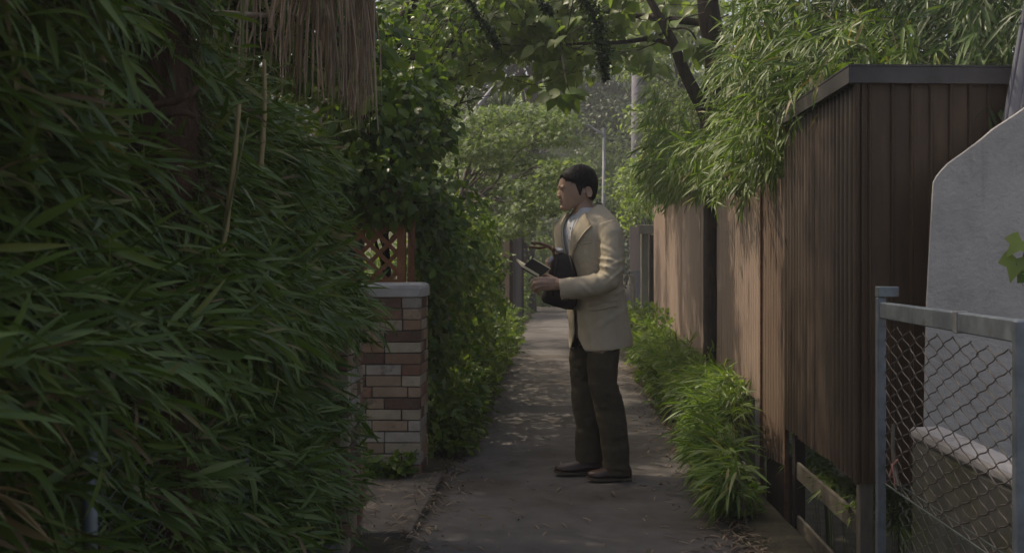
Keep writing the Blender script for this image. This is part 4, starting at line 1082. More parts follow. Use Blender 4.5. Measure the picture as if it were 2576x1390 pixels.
bamboo_right('dark bamboo thicket rising behind the shed roof', f_back, 2700, 120, (-.45, -.5, -.25), .15, M['bam_deep_shade'], [(2.2, 7.4, -.8), (2.6, 8.2, -.8), (3.0, 7.4, -.8), (3.5, 8.4, -.8)], 63)
def f_pipe():
    Y = random.uniform(5.15, 6.1); x = random.uniform(1.85, 2.9); z = 1.93 + .9*random.random() ** 1.2 + (.12 if Y > 5.4 else 0)
    return (x, Y, z)
bamboo_right('bamboo sprays drooping over the shed end beside the leaning pipe', f_pipe, 330, 60, (-.45, -.55, -.45), .16, M['bam_deep_shade'], [(2.95, 5.4, -.8), (2.7, 7.0, -.8)], 64)
def f_corner():
    Y = random.uniform(5.7, 7.0); x = random.uniform(1.24, 1.9); return (x, Y, 2.10 + .35*random.random() ** 1.3)
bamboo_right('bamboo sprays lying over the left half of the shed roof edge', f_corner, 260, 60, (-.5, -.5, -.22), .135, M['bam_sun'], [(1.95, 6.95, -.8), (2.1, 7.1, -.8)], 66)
# dense thicket far behind the fence
rng = np.random.default_rng(65); random.seed(65)
tb = [((random.uniform(2.4, 5.5), random.uniform(9, 15), random.uniform(.6, 4.6)), (.9, 1.1, .8)) for i in range(26)]
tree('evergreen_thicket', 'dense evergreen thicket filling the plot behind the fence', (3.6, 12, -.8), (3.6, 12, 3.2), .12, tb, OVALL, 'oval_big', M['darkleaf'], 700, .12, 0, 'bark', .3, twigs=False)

# ------------------------------------------------------------------ plants under the fence
def low_plants(name, label, cat, fn, n_sp, sd0, L, shape, key, mat, nl, n_single, seed, spread=.8, droop=.4, stem=.12, group=None):
    global rng
    rng = np.random.default_rng(seed); random.seed(seed)
    base = np.array([fn() for i in range(n_sp)])
    root = thing(name, label, cat, (float(base[:, 0].mean()), float(base[:, 1].mean()), 0.0), group)
    sd_ = np.tile([sd0], (n_sp, 1)) + rnd(n_sp, .42)
    p, d, n, s = sprigs(base, sd_, nl, L, spread, droop, .3, stem)
    p[:, 2] = np.maximum(p[:, 2], .02)
    put_leaves(root, shape, key, mat, p, d, n, s, n_single)
    tw = MB()
    for i in range(0, n_sp, 3):
        b = Vector(base[i]); g = gz(b.x + .06, b.y); tw.tube([(b.x + .05, b.y + .02, g), (b.x + .03, b.y, (b.z + g)*.5), tuple(b)], [.0025, .002, .0012], 3, False)
    tw.obj('stalks', M['twig'], root, kind='stuff')
    return root
def f_g(y0, y1, top, xin=.92):
    def f():
        y = random.uniform(y0, y1); x = random.uniform(xin, min(1.24, .152*y + max(0, y-6.8)*.12)); h = top * (.35 + .65*random.random()) * (.55 + .45*min(1, (x - xin + .1)/.25)) * (1 + .35*fbm(y*1.9, 4.0))
        return (x, y, .05 + h)
    return f
low_plants('bamboo_grass', 'bright bamboo grass spilling onto the path right of the man', 'bamboo grass', f_g(6.7, 9.6, .38, .88), 900, (-.62, -.35, -.02), .125, BAM, 'bamboo', M['bam_grass_lit'], 6, 130, 71)
low_plants('bamboo_grass', 'bamboo grass along the fence foot farther down the path', 'bamboo grass', f_g(9.2, 13.2, .38, .88), 620, (-.5, -.35, .10), .13, BAM, 'bamboo', M['bam_grass_lit'], 6, 60, 72)
low_plants('bamboo_grass', 'sparse bamboo grass beside the shed posts at lower right', 'bamboo grass', f_g(5.2, 6.9, .30, .80), 260, (-.6, -.3, .02), .135, BAM, 'bamboo', M['bam_grass_lit'], 6, 90, 73)
low_plants('bamboo_grass', 'shaded bamboo grass growing under the raised shed', 'bamboo grass', lambda: (random.uniform(1.45, 2.3), random.uniform(5.2, 7.6), -.75 + .75*random.random()), 330, (-.4, -.5, .0), .14, BAM, 'bamboo', M['bam_grass_lit'], 6, 20, 74)
def f_w(x0, x1, y0, y1, h):
    def f(): return (random.uniform(x0, x1), random.uniform(y0, y1), .03 + h*random.random() ** 1.3)
    return f
low_plants('weed_patch', 'soft green weeds on the right path edge behind the man', 'weeds', f_w(.80, 1.1, 9.0, 12.0, .22), 420, (-.3, -.3, .3), .07, OVAL, 'weed_oval', M['weed'], 6, 40, 75, 1.0, .2, .08)
low_plants('weed_patch', 'small weeds at the stones below the bamboo grass', 'weeds', f_w(.80, .93, 5.2, 7.4, .14), 240, (-.3, -.3, .2), .055, OVAL, 'weed_oval', M['weed'], 6, 40, 76, 1.0, .2, .06)
low_plants('weed_patch', 'far weeds around the notice board post', 'weeds', f_w(.85, 1.7, 13, 19, .5), 900, (-.2, -.3, .3), .085, OVAL, 'weed_oval', M['weed'], 6, 30, 77, 1.0, .2, .1)
low_plants('weed_patch', 'leafy weeds at the foot of the ivy near the pillar', 'weeds', f_w(-.84, -.58, 6.95, 9.2, .34), 420, (.3, -.25, .25), .06, OVAL, 'weed_oval', M['weed'], 6, 60, 78, 1.0, .3, .08)
low_plants('weed_patch', 'taller weeds leaning over the left path edge by the plank fence', 'weeds', f_w(-1.0, -.60, 9.2, 17.4, .5), 1100, (.3, -.3, .3), .065, OVAL, 'weed_oval', M['weed'], 6, 40, 79, 1.0, .3, .1)
low_plants('weed_patch', 'weeds crowding the bend at the far end of the path', 'weeds', f_w(-2.6, -.72, 19.5, 28, .9), 1000, (.2, -.3, .2), .10, OVAL, 'weed_oval', M['weed'], 6, 0, 80, 1.0, .3, .1)
low_plants('weed_patch', 'few dark weeds at the foot of the brick pillar', 'weeds', f_w(-1.15, -.84, 6.28, 6.42, .10), 60, (.1, -.4, .1), .06, OVAL, 'weed_oval', M['vine'], 6, 20, 81, 1.0, .3, .06)

low_plants('weed_patch', 'tall greenery in front of the distant pillar where the alley ends', 'weeds', f_w(-1.3, 1.4, 29.5, 32.2, 1.1), 900, (.1, -.3, .2), .13, OVAL, 'weed_oval', M['weed'], 6, 0, 82, 1.0, .3, .1)

# ------------------------------------------------------------------ far shrubs and trees
rng = np.random.default_rng(91); random.seed(91)
def pads(lst, r, rz):
    return [(tuple(P(x, y, Y)), (r*random.uniform(.8, 1.2), r*random.uniform(.8, 1.2), rz*random.uniform(.8, 1.2))) for (x, y, Y) in lst]
tree('shrub', 'loose green shrub above the notice board', (1.45, 19, -.3), (1.45, 19, 2.0), .05, pads([(1580, 540, 19), (1605, 500, 19), (1630, 460, 19), (1570, 470, 18.5), (1640, 530, 18.5), (1600, 560, 18.6), (1650, 410, 19.5), (1595, 440, 19.2)], .34, .24), OVAL, 'oval', M['broad'], 1500, .085, 40, 'bark2', .3, 'shrub')
far = [('far_tree', 'hazy green tree behind the street lamp', (1.0, 28), [(1480, 420, 27), (1530, 380, 28), (1550, 450, 27), (1500, 480, 27), (1560, 520, 26), (1470, 500, 26), (1530, 540, 26), (1450, 450, 28), (1490, 560, 26)], .75, 'maple'),
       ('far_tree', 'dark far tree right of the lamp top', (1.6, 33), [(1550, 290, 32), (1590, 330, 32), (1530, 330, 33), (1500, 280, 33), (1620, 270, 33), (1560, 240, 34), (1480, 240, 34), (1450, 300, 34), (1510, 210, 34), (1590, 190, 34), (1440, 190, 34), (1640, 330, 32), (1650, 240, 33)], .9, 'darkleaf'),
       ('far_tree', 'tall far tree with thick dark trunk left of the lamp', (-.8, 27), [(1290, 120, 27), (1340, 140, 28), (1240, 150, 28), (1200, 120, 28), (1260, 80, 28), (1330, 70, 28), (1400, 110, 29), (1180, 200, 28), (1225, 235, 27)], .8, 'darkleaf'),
       ('far_tree', 'far tree filling the gap above the maple', (-1.5, 36), [(1180, 260, 35), (1130, 300, 35), (1360, 240, 36), (1420, 250, 36), (1460, 190, 37), (1300, 300, 35), (1400, 300, 35), (1100, 220, 36), (1080, 160, 36), (1440, 330, 35)], 1.1, 'broad'),
       ('far_tree', 'far leafy tree low behind the plank fence', (-2.5, 25), [(1230, 500, 25), (1180, 470, 25), (1130, 500, 25), (1270, 560, 25), (1150, 560, 24), (1210, 600, 24), (1120, 420, 26), (1060, 480, 25), (1330, 590, 27), (1345, 640, 28), (1330, 690, 27), (1300, 640, 29)], .8, 'maple'),
       ('far_tree', 'dark far tree closing the end of the alley', (.3, 33), [(1400, 560, 33), (1440, 600, 33), (1480, 620, 33), (1400, 640, 34), (1540, 600, 33), (1420, 690, 34), (1380, 700, 34), (1580, 650, 32), (1520, 680, 33), (1460, 700, 33), (1360, 740, 34), (1410, 740, 34)], .9, 'darkleaf'),
       ('far_tree', 'far tree over the right fence end', (3.0, 26), [(1700, 40, 24), (1760, 100, 24), (1820, 30, 24), (1640, 60, 24), (1860, 110, 24), (1690, 0, 24), (1750, 20, 25), (1660, 300, 25), (1700, 360, 25), (1740, 300, 26), (1680, 420, 24), (1720, 230, 26), (1660, 180, 27), (1760, 200, 27), (1620, 160, 27), (1700, 120, 28), (1650, 480, 24)], .85, 'broad')]
for (nm, lb, (bx_, by_), l, r, mt) in far:
    tree(nm, lb, (bx_, by_, gz(bx_, by_)), (bx_*.9, by_, max(2.5, P(0, min(q[1] for q in l), by_).z*.8)), .16 if 'thick' not in lb else .24, pads(l, r, r*.6), OVALL, 'oval_big', M[mt], 900, .16, 0, 'bark', .3, group='trees beyond the end of the alley', twigs=False)
yu = thing('yucca', 'spiky blue-green yucca rosette between the far trees', 'yucca', P(1262, 275, 21))
c = P(1262, 280, 21); n = 90
u = unit(rng.normal(0, 1, (n, 3)) + np.array([0, 0, .6]))
put_leaves(yu, STRIP, 'strip', M['darkleaf'], np.tile(np.array(c), (n, 1)), u, rnd(n), rng.uniform(.35, .6, n), 0, rest='spikes')
MB().tube([(c.x, c.y, 0), c], [.09, .07], 8).obj('stem', M['bark2'], yu)
fp = thing('fan_palm_shrub', 'small fan palm leaf spreading beside the distant pillar', 'palm', P(1365, 560, 23.5))
c = P(1372, 478, 23.4); n = 22; aa = np.linspace(-1.9, 1.9, n)
put_leaves(fp, STRIP, 'strip', M['vine'], np.tile(np.array(c), (n, 1)), np.stack([np.sin(aa)*.9, np.full(n, -.3), -np.cos(aa)], 1), np.tile([[0, -1., .3]], (n, 1)), rng.uniform(.45, .55, n), 0, rest='fan')
MB().tube([P(1395, 700, 23.6), P(1390, 520, 23.5), c], [.02, .016, .012], 5).obj('petiole', M['culm'], fp)
# far wood on the hill: one mass
n = 26000
hx_ = rng.uniform(-26, 26, n); hy_ = rng.uniform(42, 74, n)
hz_ = -1.0 + 13*(1-np.exp(-(hy_-42)/18.0)) + rng.uniform(-.5, 4.5, n) * (.6+.4*np.sin(hx_*.7)*np.cos(hy_*.5))
pos = np.stack([hx_, hy_, hz_], 1)
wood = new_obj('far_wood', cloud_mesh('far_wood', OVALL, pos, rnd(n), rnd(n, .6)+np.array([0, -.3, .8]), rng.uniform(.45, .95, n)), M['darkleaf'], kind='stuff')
tag(wood, 'far wooded slope closing the view beyond the alley', 'wood')

# ------------------------------------------------------------------ tall trees on the left, mostly above the picture: crowns added to shade hedge and path
rng = np.random.default_rng(95); random.seed(95)
tl = [((random.uniform(-3.4, -1.6), random.uniform(4.0, 7.2), random.uniform(2.5, 5.2)), (.7, .8, .45)) for i in range(24)] + [((random.uniform(-3.6, -1.8), random.uniform(3.6, 6.8), random.uniform(5.2, 7.0)), (.8, .9, .4)) for i in range(9)] + [((random.uniform(-2.6, -.6), random.uniform(5.4, 7.9), random.uniform(4.5, 5.7)), (.55, .6, .28)) for i in range(11)] + [((random.uniform(-2.9, -1.45), random.uniform(5.6, 7.6), random.uniform(1.7, 3.1)), (.5, .6, .4)) for i in range(14)] + [(tuple(P(x_, y_, 6.2)), (.4, .4, .3)) for (x_, y_) in ((560, 20), (640, 40), (720, 0), (820, 40), (600, 110), (660, 110), (700, 150), (770, 100), (850, 90), (690, 60), (900, 150))]
tree('shade_tree', 'dark leafy tree behind the left hedge and palm fronds, unseen crown added for shade', (-2.8, 6.4, 0), (-2.6, 6.6, 4.2), .14, tl, OVAL, 'oval', M['vine'], 1100, .085, 40, 'bark', .4)
tl = [((random.uniform(-4.2, -1.9), random.uniform(.0, 4.4), random.uniform(1.2, 4.8)), (.8, .8, .6)) for i in range(20)]
tree('shade_tree', 'unseen dark tree added for shade behind the near end of the bamboo hedge', (-3.2, 2.4, 0), (-3.1, 2.4, 3.6), .14, tl, OVAL, 'oval', M['darkleaf'], 600, .10, 0, 'bark', .4)

# ------------------------------------------------------------------ litter on the path, single fallen leaf, ivy sprig at the right edge
rng = np.random.default_rng(97); random.seed(97)
lp2, ld2, ls2 = [], [], []
for i in range(2600):
    y = 4.4 + 9 * random.random() ** 1.5
    if random.random() < .55: x = .80 - abs(random.gauss(0, .14)) + random.uniform(0, .12)
    elif random.random() < .75: x = -.66 + abs(random.gauss(0, .12)) - random.uniform(0, .1)
    else: x = random.uniform(-.6, .75)
    lp2.append((x, y, max(on_path(x, y), gz(x, y) if (x > .78 or x < -.66) else -1) + .006 + random.uniform(0, .006))); a_ = random.uniform(0, 6.28)
    ld2.append((math.cos(a_), math.sin(a_), random.gauss(0, .06))); ls2.append(random.uniform(.025, .085))
for i in range(260):
    x = random.uniform(-1.0, -.62); y = random.uniform(5.0, 6.4); a_ = random.uniform(0, 6.28)
    if random.random() < .5: x = random.gauss(-.68, .05)
    lp2.append((x, y, .03 if x > -2.2 and x < -.66 else .012)); ld2.append((math.cos(a_), math.sin(a_), 0)); ls2.append(random.uniform(.03, .08))
n = len(lp2)
lit = new_obj('leaf_litter', cloud_mesh('leaf_litter', BAMW, np.array(lp2), np.array(ld2), np.tile([[0, 0, 1.]], (n, 1)) + rnd(n, .16), np.array(ls2)), M['litter'], kind='stuff')
tag(lit, 'dry bamboo leaves scattered along the path edges', 'leaf litter')
fl = new_obj('fallen_leaf', mesh_from('fallen_leaf', BAMW[0], [tuple(t) for t in BAMW[1]]), M['bam_dry'])
fl.scale = (.125,)*3; fl.location = (-.40, 5.32, on_path(-.4, 5.32)+.016); fl.rotation_euler = (.15, 0, .15)
tag(fl, 'single dark curled leaf lying on the bare path in front', 'leaf')
isp = thing('ivy_sprig', 'green ivy sprig poking in front of the concrete parapet at right edge', 'ivy', P(2590, 640, 4.3))
MB().tube([P(2690, 560, 4.755), P(2640, 590, 4.5), P(2580, 625, 4.28), P(2560, 690, 4.27), P(2575, 720, 4.27)], [.004, .004, .003, .002, .001], 5).obj('stem', M['twig'], isp)
for (x, y, a_, s) in ((2570, 605, 2.4, .085), (2558, 650, 1.9, .095), (2578, 690, 1.2, .06), (2592, 612, .4, .08), (2585, 655, 1.1, .09)):
    R_ = frames(np.array([[math.cos(a_), -.15, -math.sin(a_)]]), np.array([[-.2, -.8, .55]]))[0]
    o = new_obj('leaf', tmpl(IVY, M['weed'], 'ivy'), None, isp); mm = Matrix(R_.tolist()).to_4x4() @ Matrix.Scale(s, 4); mm.translation = P(x, y, 4.27); o.matrix_basis = mm

# ------------------------------------------------------------------ the man
random.seed(7); rng = np.random.default_rng(7)
MY = 6.33
def Q(dx, dy, off=0.0):
    """point of the figure: picture position at his own distance, pushed off metres away along the view"""
    p = P(dx, dy, MY); return Vector((p.x, MY + off, p.z))

def ring(c, a, b, yaw, n=28, e=2.3, tilt=0.0):
    """superellipse ring: a along the facing direction, b sideways"""
    F_ = Vector((-math.cos(yaw), -math.sin(yaw), 0)); L_ = Vector((math.sin(yaw), -math.cos(yaw), 0)); out = []
    for k in range(n):
        t = 2*math.pi*k/n; cx, sx = math.cos(t), math.sin(t)
        u = math.copysign(abs(cx) ** (2/e), cx); w = math.copysign(abs(sx) ** (2/e), sx)
        out.append(Vector(c) + F_*a*u + L_*b*w + Vector((0, 0, tilt*a*u)))
    return out

def remesh(mb, voxel, smooth_it=2, keep=False):
    """weld overlapping closed shapes into one continuous skin"""
    me = mb.mesh('tmp'); o = bpy.data.objects.new('tmp', me); COL.objects.link(o)
    md = o.modifiers.new('r', 'REMESH'); md.mode = 'VOXEL'; md.voxel_size = voxel
    if smooth_it:
        s = o.modifiers.new('s', 'SMOOTH'); s.factor = 0.5; s.iterations = smooth_it
    dg = bpy.context.evaluated_depsgraph_get(); dg.update()
    ev = o.evaluated_get(dg); m2 = bpy.data.meshes.new_from_object(ev)
    bpy.data.objects.remove(o); bpy.data.meshes.remove(me)
    n = len(m2.vertices); co = np.empty(n*3, dtype=np.float32); m2.vertices.foreach_get('co', co)
    no = np.empty(n*3, dtype=np.float32); m2.vertices.foreach_get('normal', no)
    fs = [tuple(p.vertices) for p in m2.polygons]
    bpy.data.meshes.remove(m2)
    return co.reshape(-1, 3).astype(np.float64), no.reshape(-1, 3).astype(np.float64), fs

def skin_obj(name, V, Fs, mat, parent):
    used = sorted({i for f in Fs for i in f}); mp = {o: k for k, o in enumerate(used)}
    return new_obj(name, mesh_from(name, V[used], [tuple(mp[i] for i in f) for f in Fs], True), mat, parent)

def cloth(V, N, amp, fx, fz, seed):
    d = np.array([noise.fractal(Vector((p[0]*fx, p[1]*fx, p[2]*fz + seed)), 1.0, 2.0, 2) for p in V])
    d = d - 0.55*np.abs(d)
    return V + N * (amp * d)[:, None]

man = thing('person', 'man in pale khaki jacket and dark trousers reading an open notebook on the path', 'person', (Q(1510, 0).x, MY, on_path(.2, MY)))
YAW = math.radians(37); HY = math.radians(14)
Fd = Vector((-math.cos(YAW), -math.sin(YAW), 0)); Ld = Vector((math.sin(YAW), -math.cos(YAW), 0))
HF = Vector((-math.cos(HY), -math.sin(HY), 0)); HL = Vector((math.sin(HY), -math.cos(HY), 0))

# --- body: head, neck, torso core, arms, hands, legs in one skin
body = MB()
hc = Q(1452, 470); PX = MY / FPX
def H(f, s, y):      # head space: f px forward (negative x), s metres to the near side
    return hc + HF*(f*PX) + HL*s + Vector((0, 0, (470 - y)*PX))
hr = [(419, -10, 12, .024), (422, 3, 22, .045), (428, 18, 34, .060), (436, 31, 40, .068), (447, 41, 43.5, .0745), (458, 46, 45, .0775), (468, 48, 45, .078), (474, 47.5, 44.5, .0775), (480, 45, 43.5, .0765),
      (488, 44, 41, .0755), (496, 44, 35, .0725), (503, 43.5, 25, .067), (510, 42.5, 12, .0605), (517, 41, -2, .0535), (523, 39.5, -12, .045), (528, 37.5, -20, .034), (531, 34, -25, .018)]
rings = []
for (y, f, b, w) in hr:
    pts = []
    for k in range(36):
        t = 2*math.pi*k/36; c_, s_ = math.cos(t), math.sin(t)
        e = 2.25 if c_ > 0 else 2.0
        u = math.copysign(abs(c_) ** (2/e), c_); v = math.copysign(abs(s_) ** (2/e), s_)
        ww = w * (1 - .10*max(0, c_)**2)
        mid = 0 if b > 30 else (f - b)/2*(30-b)/55.0; pts.append(H(mid + ((f - mid) if c_ > 0 else (b + mid))*u, ww*v, y))
    rings.append(pts)
rings.reverse()
body.loft(rings)
# nose, brow, lips, chin, cheekbones, ears
body.loft([[H(43.5, .012, 476), H(45.5, .0, 475), H(43.5, -.012, 476)], [H(44.5, .013, 482), H(49.5, .0, 481), H(44.5, -.013, 482)], [H(44, .0165, 489), H(54, .0045, 489), H(54, -.0045, 489), H(44, -.0165, 489)][:1] + [H(54.2, 0, 489.5), H(44, -.0165, 489)], [H(43, .018, 493), H(55, .0, 493), H(43, -.018, 493)], [H(42, .017, 497), H(51, 0, 497.5), H(42, -.017, 497)], [H(40, .009, 499.5), H(45, 0, 500), H(40, -.009, 499.5)]])
for s in (1, -1):
    body.ball(H(47.5, .0075*s, 494.2), (.0095, .0085, .0075), 10, 6)
    body.ball(H(42.5, .031*s, 472), (.014, .019, .0075), 10, 6)
    er = Matrix.Rotation(-HY, 3, 'Z') @ Matrix.Rotation(math.radians(-14), 3, 'Y') @ Matrix.Rotation(math.radians(20*s), 3, 'Z')
    ec = H(-20, .080*s, 484)
    for q in range(14):          # rim of the ear
        t = -2.3 + 4.4*q/13
        body.ball(ec + er @ Vector((.0165*math.cos(t), 0, .0285*math.sin(t))) + HL*(.004*s), .0042, 6, 4)
    body.ball(ec + HL*(-.001*s), (.016, .0065, .027), 10, 8, er)
    body.ball(ec + Vector((-.004, 0, -.025)), (.0075, .005, .0085), 8, 6)
    body.ball(H(-9, .0765*s, 487), (.006, .005, .008), 6, 5)
body.ball(H(43.6, 0, 504.5), (.0075, .019, .0055), 10, 6, Matrix.Rotation(-HY, 3, 'Z'))
body.ball(H(42.6, 0, 510.5), (.0080, .017, .0058), 10, 6, Matrix.Rotation(-HY, 3, 'Z'))
body.ball(H(36, 0, 522), (.019, .024, .016), 12, 8)
# neck
body.tube([Q(1468, 492), Q(1466, 515, -.0), Q(1470, 540), Q(1478, 575)], [.055, .054, .058, .075], 16)
# torso core and limbs (inside the clothes)
body.loft([ring(Q(1482, y), a, b, YAW, 20) for (y, a, b) in ((575, .05, .10), (600, .075, .13), (680, .075, .13), (760, .065, .12), (830, .06, .12), (850, .05, .11))][::-1])
ARM_L = [Q(1532, 585, -.165), Q(1535, 640, -.20), Q(1530, 700, -.245), Q(1470, 716, -.25), Q(1400, 712, -.225)]
body.tube(ARM_L, [.05, .046, .044, .038, .030], 10)
ARM_R = [Q(1432, 590, .165), Q(1424, 650, .215), Q(1420, 690, .205), Q(1398, 678, .06), Q(1386, 669, -.03)]
body.tube(ARM_R, [.05, .046, .042, .034, .027], 10)
body.tube([Q(1512, 850, -.09), Q(1518, 980, -.09), Q(1542, 1090, -.09), Q(1555, 1180, -.09)], [.085, .06, .05, .038], 12)
body.tube([Q(1480, 850, .09), Q(1482, 980, .10), Q(1485, 1090, .10), Q(1490, 1175, .10)], [.085, .06, .05, .038], 12)
# left hand (near): back towards us, fingers wrapped round the notebook spine
wr = Q(1402, 711, -.225); 
kn = [Q(1362, 699, -.232), Q(1360, 707.5, -.240), Q(1361.5, 716, -.236), Q(1366, 723.5, -.226)]
for i, k_ in enumerate(kn):
    body.tube([wr + Vector((0, 0, (1.5-i)*.011)), wr.lerp(k_, .5) + Vector((0, -.004, (1.5-i)*.004)), k_], [.019, .0175, .0125], 10)
segs = [((-12, 1, -.002), (-7, 6, .022), (4, 7, .026)), ((-12, 3, -.002), (-6, 7, .024), (6, 6, .026)), ((-10, 4, -.001), (-5, 7, .024), (7, 5, .024)), ((-8, 4, .000), (-3, 7, .022), (7, 3, .022))]
for i, k_ in enumerate(kn):
    p0 = k_; pts = [p0]
    for (dx, dy, dd) in segs[i]:
        p0 = p0 + Vector((dx*PX, dd, -dy*PX)); pts.append(p0)
    r0 = (.0108, .0112, .0106, .0094)[i]
    body.tube(pts, [r0*1.12, r0*1.06, r0*.97, r0*.78], 10); body.ball(pts[-1], r0*.8, 8, 6); body.ball(pts[0], r0*1.18, 8, 6); body.ball(pts[1], r0*1.08, 8, 6)
body.tube([Q(1394, 702, -.215), Q(1382, 694, -.205), Q(1368, 689, -.200), Q(1355, 688, -.200)], [.017, .0135, .0108, .0088], 10); body.ball(Q(1355, 688, -.200), .009, 8, 6)
# right hand (far): fingers over the bag strap
w2 = Q(1386, 669, -.03)
for i in range(4):
    k_ = w2 + Vector((-.020 - .003*i, -.055, .022 - .015*i)); body.tube([w2 + Vector((0, 0, .012-.008*i)), k_], [.017, .011], 8)
    body.tube([k_, k_ + Vector((.010, -.024, -.004)), k_ + Vector((.032, -.030, -.008)), k_ + Vector((.048, -.022, -.010))], [.0095, .009, .0085, .007], 8)
body.tube([w2, w2 + Vector((-.022, -.028, .026)), w2 + Vector((-.010, -.060, .040)), w2 + Vector((.006, -.074, .042))], [.016, .011, .0095, .008], 8)
V, N, Fs = remesh(body, 0.0036, 3)
# eye sockets, mouth line, ear hollow pressed in
def press(V, c, r, d, n):
    dist = np.linalg.norm((V - np.array(c)) / np.array(r), axis=1); return V - np.array(n) * (d * np.exp(-dist**2))[:, None]
for s in (1, -1):
    V = press(V, H(42, .030*s, 478.5), (.012, .015, .0075), .0085, HF)
    V = press(V, H(38, .052*s, 482), (.014, .014, .012), .002, HF)
    V = press(V, H(-19, .086*s, 483), (.0075, .010, .012), .006, HL*s)
V = press(V, H(45, 0, 507.6), (.016, .022, .0022), .0028, HF)
V = press(V, H(43, 0, 515.5), (.014, .02, .006), .0015, HF)
V = press(V, H(48, 0, 500.5), (.012, .012, .003), .002, HF)
bodyo = skin_obj('body', V, Fs, M['skin'], man)
bvh_head = BVHTree.FromPolygons([Vector(v) for v in V], Fs)
for s in (1, -1):
    e = H(37.9, .0300*s, 478.8)
    ew = MB().ball(e, .0102, 14, 10).obj('eye', M['eyewhite'], bodyo, True)
    MB().ball(e + HF*.0056 + HL*(.0012*s) + Vector((0, 0, -.001)), (.0056, .0056, .0056), 10, 8).obj('iris', M['iris'], bodyo, True)
    b = MB(); b.tube([H(43.6, .015*s, 476.8), H(43.6, .024*s, 475.6), H(41.6, .034*s, 475.9), H(37.0, .043*s, 478.2)], [.0022, .0036, .0034, .0018], 8); b.obj('upper_eyelid', M['skin'], bodyo, True)
    b = MB(); b.tube([H(42.6, .016*s, 481.2), H(42.2, .025*s, 482.2), H(39.8, .035*s, 481.6), H(36.4, .043*s, 479.6)], [.0016, .0026, .0024, .0014], 8); b.obj('lower_eyelid', M['skin'], bodyo, True)
    b = MB(); b.tube([H(48.2, .009*s, 471.2), H(47.0, .022*s, 469.6), H(44, .036*s, 468.6), H(39, .048*s, 470.4)], [.0016, .0026, .0024, .0012], 6); b.obj('eyebrow', M['hair'], bodyo, True)
lip = MB(); lip.tube([H(40.5, .021, 508.4), H(45.6, .012, 507.2), H(47.4, 0, 507.6), H(45.6, -.012, 507.2), H(40.5, -.021, 508.4)], [.0008, .0016, .002, .0016, .0008], 6)
lip.obj('mouth_line', surf('lip', [(0.3, (0.16, 0.07, 0.05)), (0.7, (0.20, 0.09, 0.065))], 20, .5), bodyo, True)

# --- hair: a cap with its own hairline plus many short locks
def head_pt(y, t, off=0.0):
    ys = [h[0] for h in hr]
    i = max(0, min(len(hr)-2, next((k for k in range(len(ys)-1) if ys[k+1] >= y), len(ys)-2)))
    f_ = (y - ys[i]) / (ys[i+1]-ys[i]); f_ = min(1, max(0, f_))
    f, b, w = [hr[i][q]*(1-f_) + hr[i+1][q]*f_ for q in (1, 2, 3)]
    c_, s_ = math.cos(t), math.sin(t); e = 2.25 if c_ > 0 else 2.0
    u = math.copysign(abs(c_) ** (2/e), c_); v = math.copysign(abs(s_) ** (2/e), s_)
    mid = 0 if b > 30 else (f - b)/2*(30-b)/55.0
    p = H(mid + ((f - mid) if c_ > 0 else (b + mid))*u, w*(1 - .10*max(0, c_)**2)*v, y)
    ctr = H(0, 0, min(470, max(y, 440)))
    return p + (p - ctr).normalized()*off
def hairline(t):     # lowest picture row of the hair at angle t from the face
    a = abs((t + math.pi) % (2*math.pi) - math.pi); d = math.degrees(a)
    pts = [(0, 447), (22, 446), (38, 452), (52, 458), (70, 461), (81, 466), (84, 482), (87, 494), (91, 494), (95, 472), (112, 473), (120, 486), (130, 504), (150, 511), (180, 513)]
    for i in range(len(pts)-1):
        if pts[i][0] <= d <= pts[i+1][0]:
            k = (d-pts[i][0])/(pts[i+1][0]-pts[i][0]); return pts[i][1]*(1-k) + pts[i+1][1]*k
    return 480
hair = MB(); hrings = []; nr = 22; na = 96
for j in range(nr):
    row = []
    for k in range(na):
        t = 2*math.pi*k/na; lo = hairline(t); y = 419.5 + (lo - 419.5) * (j/(nr-1)); 
        a = abs((t + math.pi) % (2*math.pi) - math.pi)
        thick = .0130 + .005*noise.noise(Vector((math.cos(t)*3, math.sin(t)*3, y*.06)))
        if a > 2.2: thick += .004
        if a < .8: thick += .002
        k2 = j/(nr-1); th = thick * min(1, (1-k2)*5 + .22)
        if 1.15 < a < 1.62 and y > 462: th *= .55
        row.append(head_pt(min(y, 528), t, th))
    hrings.append(row)
hair.loft([[head_pt(421, 2*math.pi*k/na, .010) * .15 + H(4, 0, 415.0) * .85 for k in range(na)]] + hrings, True)
hairo = hair.obj('hair', M['hair'], man, True)
lk = MB()
for i in range(2600):
    t = random.uniform(0, 2*math.pi); lo = hairline(t); a = abs((t + math.pi) % (2*math.pi) - math.pi)
    y = random.uniform(418, lo - 3); 
    if 1.2 < a < 1.62 and y > 465: continue
    p = head_pt(y, t, .0125 if y < lo - 12 else .0075)
    # combed forward-down over the forehead, back and down elsewhere
    if a < .9: d = (HF*.55 + Vector((0, 0, -.85)) + HL*random.gauss(.25, .3))
    else: d = (HF*(.35 if y < 440 else -.25) + Vector((0, 0, -1)) + HL*random.gauss(0, .3))
    out = (p - H(0, 0, 462)).normalized()
    d = (d - out*d.dot(out)*.75).normalized(); L = random.uniform(.016, .034)
    q1 = p + d*L*.5 + out*.0032; q2 = p + d*L + out*random.uniform(-.002, .0025)
    if y > lo - 12: q1 = p + d*.008 + out*.001; q2 = p + d*.017 - out*.002
    lk.tube([p, q1, q2], [.0016, .0015, .0004], 4, False)
lk.obj('locks', M['hair'], hairo, True, kind='stuff')

